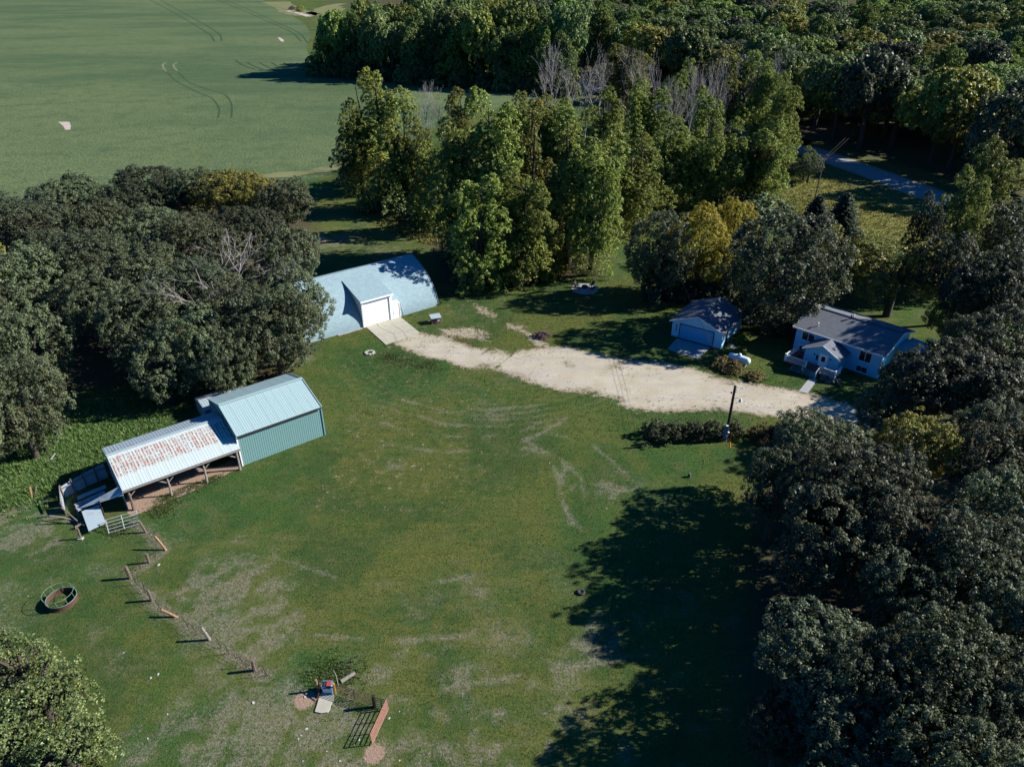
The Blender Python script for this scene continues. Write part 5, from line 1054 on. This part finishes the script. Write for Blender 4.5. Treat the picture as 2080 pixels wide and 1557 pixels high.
for i, p in enumerate([(34.87,185.8,22,3.09),(38.15,181.15,21,2.8),(43.24,185.8,22,3.09),(55.43,201.6,22,3.08),(66.8,215.72,22,3.27),(71.1,213.53,21,3.25),(7.72,206.61,21,3.94),(23.35,213.53,21,3.79),(46.09,188.01,20,2.9),(34,201.92,21,3.34)]):
    tree('bare_tree', cyc(BARET, i+1), p, 'pale leafless stem rising among the back row of the cottonwood belt', None, 'pale leafless stems of the belt', 20, 6.5, 'tree', BARKP)
# shrubs below the belt
SB = [((-28.17,149.43,5,3.48),L_COTTON),((-22.4,144.49,5,3.58),L_WOOD),((-17.53,140.74,5,2.92),L_COTTON),((-13.07,139.82,6,3.29),L_COTTON),((-37.06,169.41,5,3.42),L_WOOD),((-8.66,122.22,6,3.47),L_WOOD),((-4.44,112.06,5,3.07),L_WOOD),((-0.4,110.6,5,2.72),L_COTTON),((2.85,113.12,5,2.44),L_OLIVE),((10.4,122.22,6,3.29),L_COTTON),((14.77,127.23,6,2.87),L_COTTON),((23.67,158.32,5,3.66),L_WOODG),((29.34,160.21,4,3.48),L_WOODG),((36.99,166.11,4,3.59),L_COTTON),((49.03,169.41,4,3.42),L_COTTON),((57.87,172.4,4,3.47),L_COTTON),((65.51,178.18,4,3.1),L_COTTON)]
for i, (p, m_) in enumerate(SB): tree('shrub', cyc(BUSH, i), p, 'leafy green shrub in the undergrowth below the cottonwood belt', m_, 'undergrowth shrubs of the belt', 2.2, 1.6, 'shrub', parts=('stems','foliage'))
tree('shrub', BUSH[1], (5.51,112.48,6,3.08), 'yellowing bush at the foot of the belt near the fire pit', L_YELLOW, None, 2.2, 1.6, 'shrub', parts=('stems','foliage'))
for i, (p, lb) in enumerate((((49.14,142.28,5,5.11),'grey-green willow bush, wide one right of the meadow thicket'),((45.8,144.49,4.5,3.98),'grey-green willow bush in the middle of the thicket'),((40.13,151.14,4,3.52),'smaller willow bush at the left of the thicket'),((53.36,140.74,3.5,3.12),'low willow bush at the right of the thicket'))): tree('willow_bush', cyc(BUSH, i), p, lb, L_WILLOW, None, 2.2, 1.6, 'bush', parts=('stems','foliage'))
# shrubs of the yard
for i, (p, lb) in enumerate((((22.66,103.93,4.5,3.35),'dark shrub under the oak left of the yellow maple'),((26.84,104.31,3.5,3.05),'dark shrub at the foot of the yellow maple'),((31.26,104.31,4.5,3.35),'dark shrub right of the yellow maple foot'),((34.81,97.88,4,3.05),'dark shrub under the large oak behind the garage'),((38.22,92.67,3,2.78),'dark shrub under the large oak beside the house'))):
    tree('shrub', cyc(BUSH, i), p, lb, L_OAKD, None, 2.2, 1.6, 'shrub', parts=('stems','foliage'))
for i, (p, lb, m_) in enumerate((((28.13,81.38,1.3,1.51),'long brown shrub in front of the propane tank',L_BROWN),((26.88,82.67,1.3,1.27),'left half of the brown shrub row by the tank',L_BROWN),((30.52,79.37,1,1.24),'smaller brown shrub apart at the right of the tank',L_BROWN),
    ((15.78,66.68,1.9,1.47),'leftmost shrub of the dark hedge by the yard pole',L_LILAC),((17.81,66.48,2,1.47),'second shrub of the dark hedge',L_LILAC),((20,66.58,2,1.47),'third shrub of the dark hedge',L_LILAC),((22.22,66.77,1.9,1.31),'hedge shrub left of the yard pole',L_LILAC),((24.72,67.16,1.7,1.09),'hedge shrub right behind the yard pole',L_LILAC),((27.28,66.01,1.9,1.51),'brownish shrub right of the yard pole',L_BROWN),((29.35,65.73,2,1.51),'dark shrub meeting the right oaks',L_LILAC),
    ((14.29,64.8,0.5,0.75),'low bright plant at the left end of the hedge bed',L_WEED),((16.75,65.45,0.5,0.75),'low green plant before the hedge',L_WEED),((24.75,65.64,0.5,0.48),'bright weed at the foot of the yard pole',L_HOSTA),
    ((30.6,89.34,0.6,1.01),'yellow-green hosta beside the garage side door',L_HOSTA),((31.86,90.23,0.6,0.88),'yellow-green hosta behind the first by the garage',L_HOSTA),((31.56,91.14,0.6,0.75),'small hosta under the large oak',L_HOSTA),((4.11,90.83,0.9,1.09),'dry purple-brown brush heap at the edge of the gravel',L_BRUSH),
    ((36,81.38,0.7,0.57),'white flowers at the left end of the deck',L_FLOWER),((36.52,80.87,0.7,0.56),'white flowers left of the middle of the deck',L_FLOWER),((37.04,80.37,0.7,0.56),'white flowers left of the steps',L_FLOWER),((38.94,78.76,0.7,0.55),'white flowers right of the steps',L_FLOWER),((39.54,78.39,0.7,0.55),'white flowers below the right railing',L_FLOWER),((40.24,78.15,0.7,0.55),'white flowers at the right end of the deck',L_FLOWER))):
    tree('shrub', cyc(BUSH, i), p, lb, m_, None, 2.2, 1.6, 'plant', parts=('stems','foliage'))
tree('shrub', BUSH[0], (-190.49,738.19,5,4), 'lone scrubby bush on the bank at the far top left', L_COTTONY, None, 2.2, 1.6, 'shrub', parts=('stems','foliage'))
tree('shrub', BUSH[2], (-204.86,764.53,3.5,3.22), 'smaller twiggy bush left of the lone one on the bank', L_BRUSH, None, 2.2, 1.6, 'shrub', parts=('stems','foliage'))
# pale trees in the near left corner
for i, (p, lb) in enumerate((((-32.02,31.99,5.2,3.48),'pale green fruit tree at the lower left, upper crown'),((-35.61,34.9,5,2.79),'pale green fruit tree at the left edge above the other'),((-28.7,28.49,5,3.28),'pale green fruit tree at the bottom left corner'),((-33.06,28.49,5,3.74),'pale fruit tree cut by the bottom left edge'))):
    tree('fruit_tree', APPLE, p, lb, L_APPLE, 'pale fruit trees at the lower left', 4.6, 3.0)

# ------------------------------------------------------------------ woods
BX0, BX1 = (-83.47,346.58), (21.6,296.62); n = 0
for row in range(5):
    m = 13-row//2
    for i in range(m):
        t = (i+.5*(row % 2))/(m-1)
        if t > 1.02: continue
        x = BX0[0]+(BX1[0]-BX0[0])*t+row*4.5+random.uniform(-2, 2); y = BX0[1]+(BX1[1]-BX0[1])*t+row*9.5+random.uniform(-2, 2)
        if line_dist(np.array([x]), np.array([y]), ROAD)[0] < 9: continue
        h = random.uniform(26, 31)-(4.5 if row == 0 else 0)-(3 if i == 0 else 0); pr = random.choice(FARCOT+FARCOT+FAROAK); iso = pr in FAROAK
        tree('wood_tree', pr, (x, y, h, random.uniform(6.2, 8.0)), 'tall green tree in the long wood between field and road', random.choice([L_WOOD, L_WOOD, L_WOODG, L_COTTON]), 'trees of the wood between field and road', 11 if iso else 22, 5 if iso else 5.5); n += 1
for i in range(14):
    t = i/13; x = BX0[0]+(BX1[0]-BX0[0])*t-1.5+random.uniform(-1,1); y = BX0[1]+(BX1[1]-BX0[1])*t-7+random.uniform(-1.5,1.5)
    tree('shrub', cyc(BUSH, i), (x, y, random.uniform(5,9), random.uniform(4,5.5)), 'dark shrub at the field edge of the long wood', random.choice([L_WOOD, L_BROWN, L_WOOD]), 'shrubs along the long wood', 2.2, 1.6, 'shrub', parts=('stems','foliage'))
# wood across the road, on rising ground
cnt = 0; th_ = rad(30.5)
gy = 140.0
while gy < 600:
    stp = 13.4+max(0, gy-240)*.036; gx = -60.0+random.uniform(0, 6)
    while gx < 330:
        x = gx+random.uniform(-3, 3); y = gy+random.uniform(-3, 3); d = float(road_side(x, y)); gx += stp
        rd = float(line_dist(np.array([x]), np.array([y]), ROAD)[0])
        if d < 12 or rd < 11.5: continue
        z = float(zt(x, y)); dep = y*math.cos(th_)+(46-z-10)*math.sin(th_); px = 1040+1485*x/dep; 
        # only the trees that can be seen from round here are planted
        if px > 2200 or px < (1130 if y < 340 else 980) or (y > 470 and px > 1560): continue
        h = random.uniform(12, 19)+(5 if rd < 26 else 0); py = 778.5-1485*((y*math.sin(th_)+(z+h-46)*math.cos(th_))/dep)
        if py < -45: continue
        first = rd < 24; kind = random.random()
        if first: m_, pr, lab = random.choice([(L_OAKD, FAROAK, 'dark'), (L_WOOD, FAROAK, 'dark'), (L_OLIVE, FAROAK, 'dark')])
        elif kind < .36: m_, pr, lab = L_WOOD, FAROAK, 'dark'
        elif kind < .46: m_, pr, lab = L_OAKD, FAROAK, 'dark'
        elif kind < .70: m_, pr, lab = L_WOODG, FARCOT, 'light'
        elif kind < .84: m_, pr, lab = L_OLIVE, FAROAK, 'yellow'
        elif kind < .88: m_, pr, lab = L_YELLOW, FAROAK, 'yellow'
        else: m_, pr, lab = L_WOODG, FAROAK, 'light'
        iso = pr is FAROAK; r_ = (random.uniform(6.6, 9.2) if iso else random.uniform(5.2, 7))*(1+max(0, gy-260)*.0012)
        if m_ is L_YELLOW: h *= .85; r_ *= .75
        lbs = {'dark':'dark green tree in the large wood beyond the road','light':'brighter green tree in the large wood beyond the road','yellow':'yellowish tree in the large wood beyond the road'}
        tree('wood_tree', random.choice(pr), (x, y, h*(1.0 if iso else 1.1), r_), lbs[lab], m_, {'dark':'dark trees of the far wood','light':'bright trees of the far wood','yellow':'yellow trees of the far wood'}[lab], 11 if iso else 22, 5 if iso else 5.5, z=z); cnt += 1
    gy += stp*.92
for i, (p, lb) in enumerate((((103.87,251.57,13,8.27),'large yellow tree across the road at the edge of the wood'),((110.66,249.71,11,5.7),'smaller yellow tree right of the large yellow one'))): tree('maple_tree', FAROAK[i], p, lb, L_YELLOW, h0=11, r0=5)

# ------------------------------------------------------------------ grass and weeds
def tufts(name, X, Y, h, w, nb, mat, label, cat, dryv=None, seed=1, maps=None):
    rg = np.random.default_rng(seed); N = len(X); i = np.repeat(np.arange(N), nb); M = len(i); a = rg.uniform(0, 2*PI, M); d = np.stack([np.cos(a), np.sin(a)], 1)
    b = np.stack([X[i], Y[i]], 1)+d*(w[i]*rg.uniform(.0, .6, M))[:, None]; tip = b+d*(w[i]*rg.uniform(.3, 1.0, M))[:, None]; pp = np.stack([-d[:, 1], d[:, 0]], 1)*(w[i]*rg.uniform(.12, .24, M))[:, None]
    z0 = zt(b[:, 0], b[:, 1]); hh = h[i]*rg.uniform(.5, 1.1, M)
    co = np.stack([np.column_stack([b-pp, z0-.01]), np.column_stack([b+pp, z0-.01]), np.column_stack([tip, z0+hh])], 1).reshape(-1, 3)
    v = (dryv[i] if dryv is not None else rg.uniform(0, 1, N)[i]); wv = rg.uniform(0, 1, M)
    at = dict(v=v, w=wv)
    if maps is not None: at.update({k: q[i] for k, q in maps.items()})
    return tag(obj(name, fast_mesh(name, co, 3, at), mat), label, cat, kind='stuff')
GB = ground_mat(True)
def scatter(n, x0, x1, y0, y1, seed):
    rg = np.random.default_rng(seed); return rg.uniform(x0, x1, n), rg.uniform(y0, y1, n), rg
def allowed(x, y):
    ok = poly_dist(x, y, GDRIVE) < -.2
    for (ox, oy), an, a0, a1, b0, b1 in (((-28,61.25),A1,-.1,9.3,-.1,8.8),((-36.6,54),A1,-.2,11.3,.6,7.4),((-31.17,86.3),A2,0,25,-.2,14),((22.2,91.35),A3,0,7.2,-.2,7.6),(HO,A4,-.3,11.5,-4.7,9)):
        c, s = math.cos(an), math.sin(an); u = (x-ox)*c+(y-oy)*s; w = -(x-ox)*s+(y-oy)*c; ok &= ~((u > a0) & (u < a1) & (w > b0) & (w < b1))
    for P in ([(-21.32,94.58),(-16.42,97.54),(-12.7,91.9),(-17.1,88.03)],[(22.8,90.53),(26.95,87.6),(24.33,84.13),(20.75,87.17)],[(-13.89,32.45),(-14.09,34.24),(-12.47,34.32),(-12.43,32.41)],[(37.06,79.37),(38.37,78.88),(35.82,75.45),(34.74,76.15)]): ok &= poly_dist(x, y, P) < 0
    return ok
x, y, rg = scatter(60000, -42, 36, 26, 66, 5); ok = allowed(x, y); x, y = x[ok], y[ok]; mp = lawn_maps(x, y); kp = rg.uniform(0, 1, len(x)) > mp['bare']*1.2; x, y = x[kp], y[kp]; dv = mp['dry'][kp]+rg.normal(0, .18, len(x))
tufts('lawn_grass', x, y, rg.uniform(.05, .12, len(x)), rg.uniform(.05, .11, len(x)), 4, GB, 'short mown grass with dry blades over the near lawn', 'grass', np.clip(dv, 0, 1), 6, {k: q[kp] for k, q in mp.items()})
x, y, rg = scatter(52000, -48, 48, 66, 112, 8); ok = allowed(x, y); x, y = x[ok], y[ok]; mp = lawn_maps(x, y); dv = mp['dry']+rg.normal(0, .18, len(x))
tufts('lawn_grass', x, y, rg.uniform(.07, .15, len(x)), rg.uniform(.08, .16, len(x)), 4, GB, 'short mown grass over the farther lawn round the drive', 'grass', np.clip(dv, 0, 1), 9, mp)
def blob(cs, n, seed):
    rg = np.random.default_rng(seed); k = rg.integers(0, len(cs), n); a = np.array([(c[0][0], c[0][1], c[1]) for c in cs]); return a[k, 0]+rg.normal(size=n)*a[k, 2]*.5, a[k, 1]+rg.normal(size=n)*a[k, 2]*.5, rg
x, y, rg = blob([((-50.31,67.16),6),((-46.27,70.14),6),((-42.65,72.24),5),((-45.01,65.26),5),((-50.98,62.56),5),((-38.52,69.13),3),((-46.5,60.02),4),((-49.19,56.84),3)], 11000, 14); ok = allowed(x, y); x, y = x[ok], y[ok]
tufts('rough_weeds', x, y, rg.uniform(.15, .5, len(x)), rg.uniform(.1, .26, len(x)), 7, L_WEED, 'tall bright weeds growing left of the metal sheds', 'weeds', None, 15)
x, y, rg = blob([((-33.54,56.08),1.5),((-31.85,58),1.5),((-33.51,54.24),1.3),((-30.54,59.2),1.2),((-36.47,51.46),1.2),((-13.88,35.87),1.6),((-12.4,35.74),1.6),((-14.13,83.6),2),((-10.83,82.67),2),((-16.25,84.95),1.5)], 3600, 16); ok = allowed(x, y); x, y = x[ok], y[ok]
tufts('rough_weeds', x, y, rg.uniform(.08, .24, len(x)), rg.uniform(.06, .15, len(x)), 6, L_WEED, 'scattered weed tufts by the pen, waterer and barn slab', 'weeds', None, 17)
MD = [(19.91,144.49),(39.53,162.14),(62.92,181.44),(73.77,184.8),(77.66,164.1),(83.63,144.49),(93.12,127.23),(87.27,117.52),(72.77,122.22),(66.71,132.58),(54.73,141.35),(40.82,144.49),(21.88,136.85)]
x, y, rg = scatter(34000, 10, 110, 120, 200, 18); ok = (poly_dist(x, y, MD) > -1)&(line_dist(x, y, ROAD) > 6.5); x, y = x[ok], y[ok]
tufts('meadow_grass', x, y, rg.uniform(.2, .6, len(x)), rg.uniform(.2, .45, len(x)), 6, L_GOLD, 'tall golden weeds and grass of the meadow before the road', 'meadow', fbm(x, y, .12, 44, 3)*.8+rg.uniform(-.2, .3, len(x)), 19)
x, y, rg = scatter(3000, -36, -12, 118, 145, 28); ok = poly_dist(x, y, [(-26.39,141.35),(-12.73,135.4),(-12.09,127.23),(-17.3,129.86),(-26.01,138.92)]) > -.6; x, y = x[ok], y[ok]
tufts('meadow_grass', x, y, rg.uniform(.3, .7, len(x)), rg.uniform(.25, .5, len(x)), 6, L_GOLD, 'tall tan grass strip below the left end cottonwoods', 'meadow', None, 29)

def along(pts, n, wd, seed):
    rg = np.random.default_rng(seed); L = np.array([math.hypot(b[0]-a[0], b[1]-a[1]) for a, b in zip(pts[:-1], pts[1:])]); k = rg.choice(len(L), n, p=L/L.sum()); u = rg.uniform(0, 1, n); P = np.array(pts)
    q = P[k]+(P[k+1]-P[k])*u[:, None]+rg.normal(size=(n, 2))*wd; return q[:, 0], q[:, 1], rg
x, y, rg = along(FENCE_PX, 700, .2, 41); x2, y2, _ = along(FENCE_PX[-3:], 260, .3, 42); x = np.concatenate([x, x2]); y = np.concatenate([y, y2])
tufts('dead_grass', x, y, rg.uniform(.03, .1, len(x)), rg.uniform(.06, .15, len(x)), 4, L_STRAW, 'strip of dead brown grass standing along the paddock fence', 'grass', None, 43)
x, y, rg = scatter(26000, -16, 52, 60, 98, 44); pd = poly_dist(x, y, GDRIVE); ok = (pd > -.4)&(rg.uniform(0, 1, len(x)) < np.clip(.75-.14*pd+.15*sstep(8, -6, x), .05, .75)*sstep(.38, .6, fbm(x, y, .5, 45, 4))); x, y = x[ok], y[ok]
tufts('drive_weeds', x, y, rg.uniform(.04, .13, len(x)), rg.uniform(.07, .2, len(x)), 6, L_WEED, 'small weeds sprouting through the gravel drive', 'weeds', None, 46)
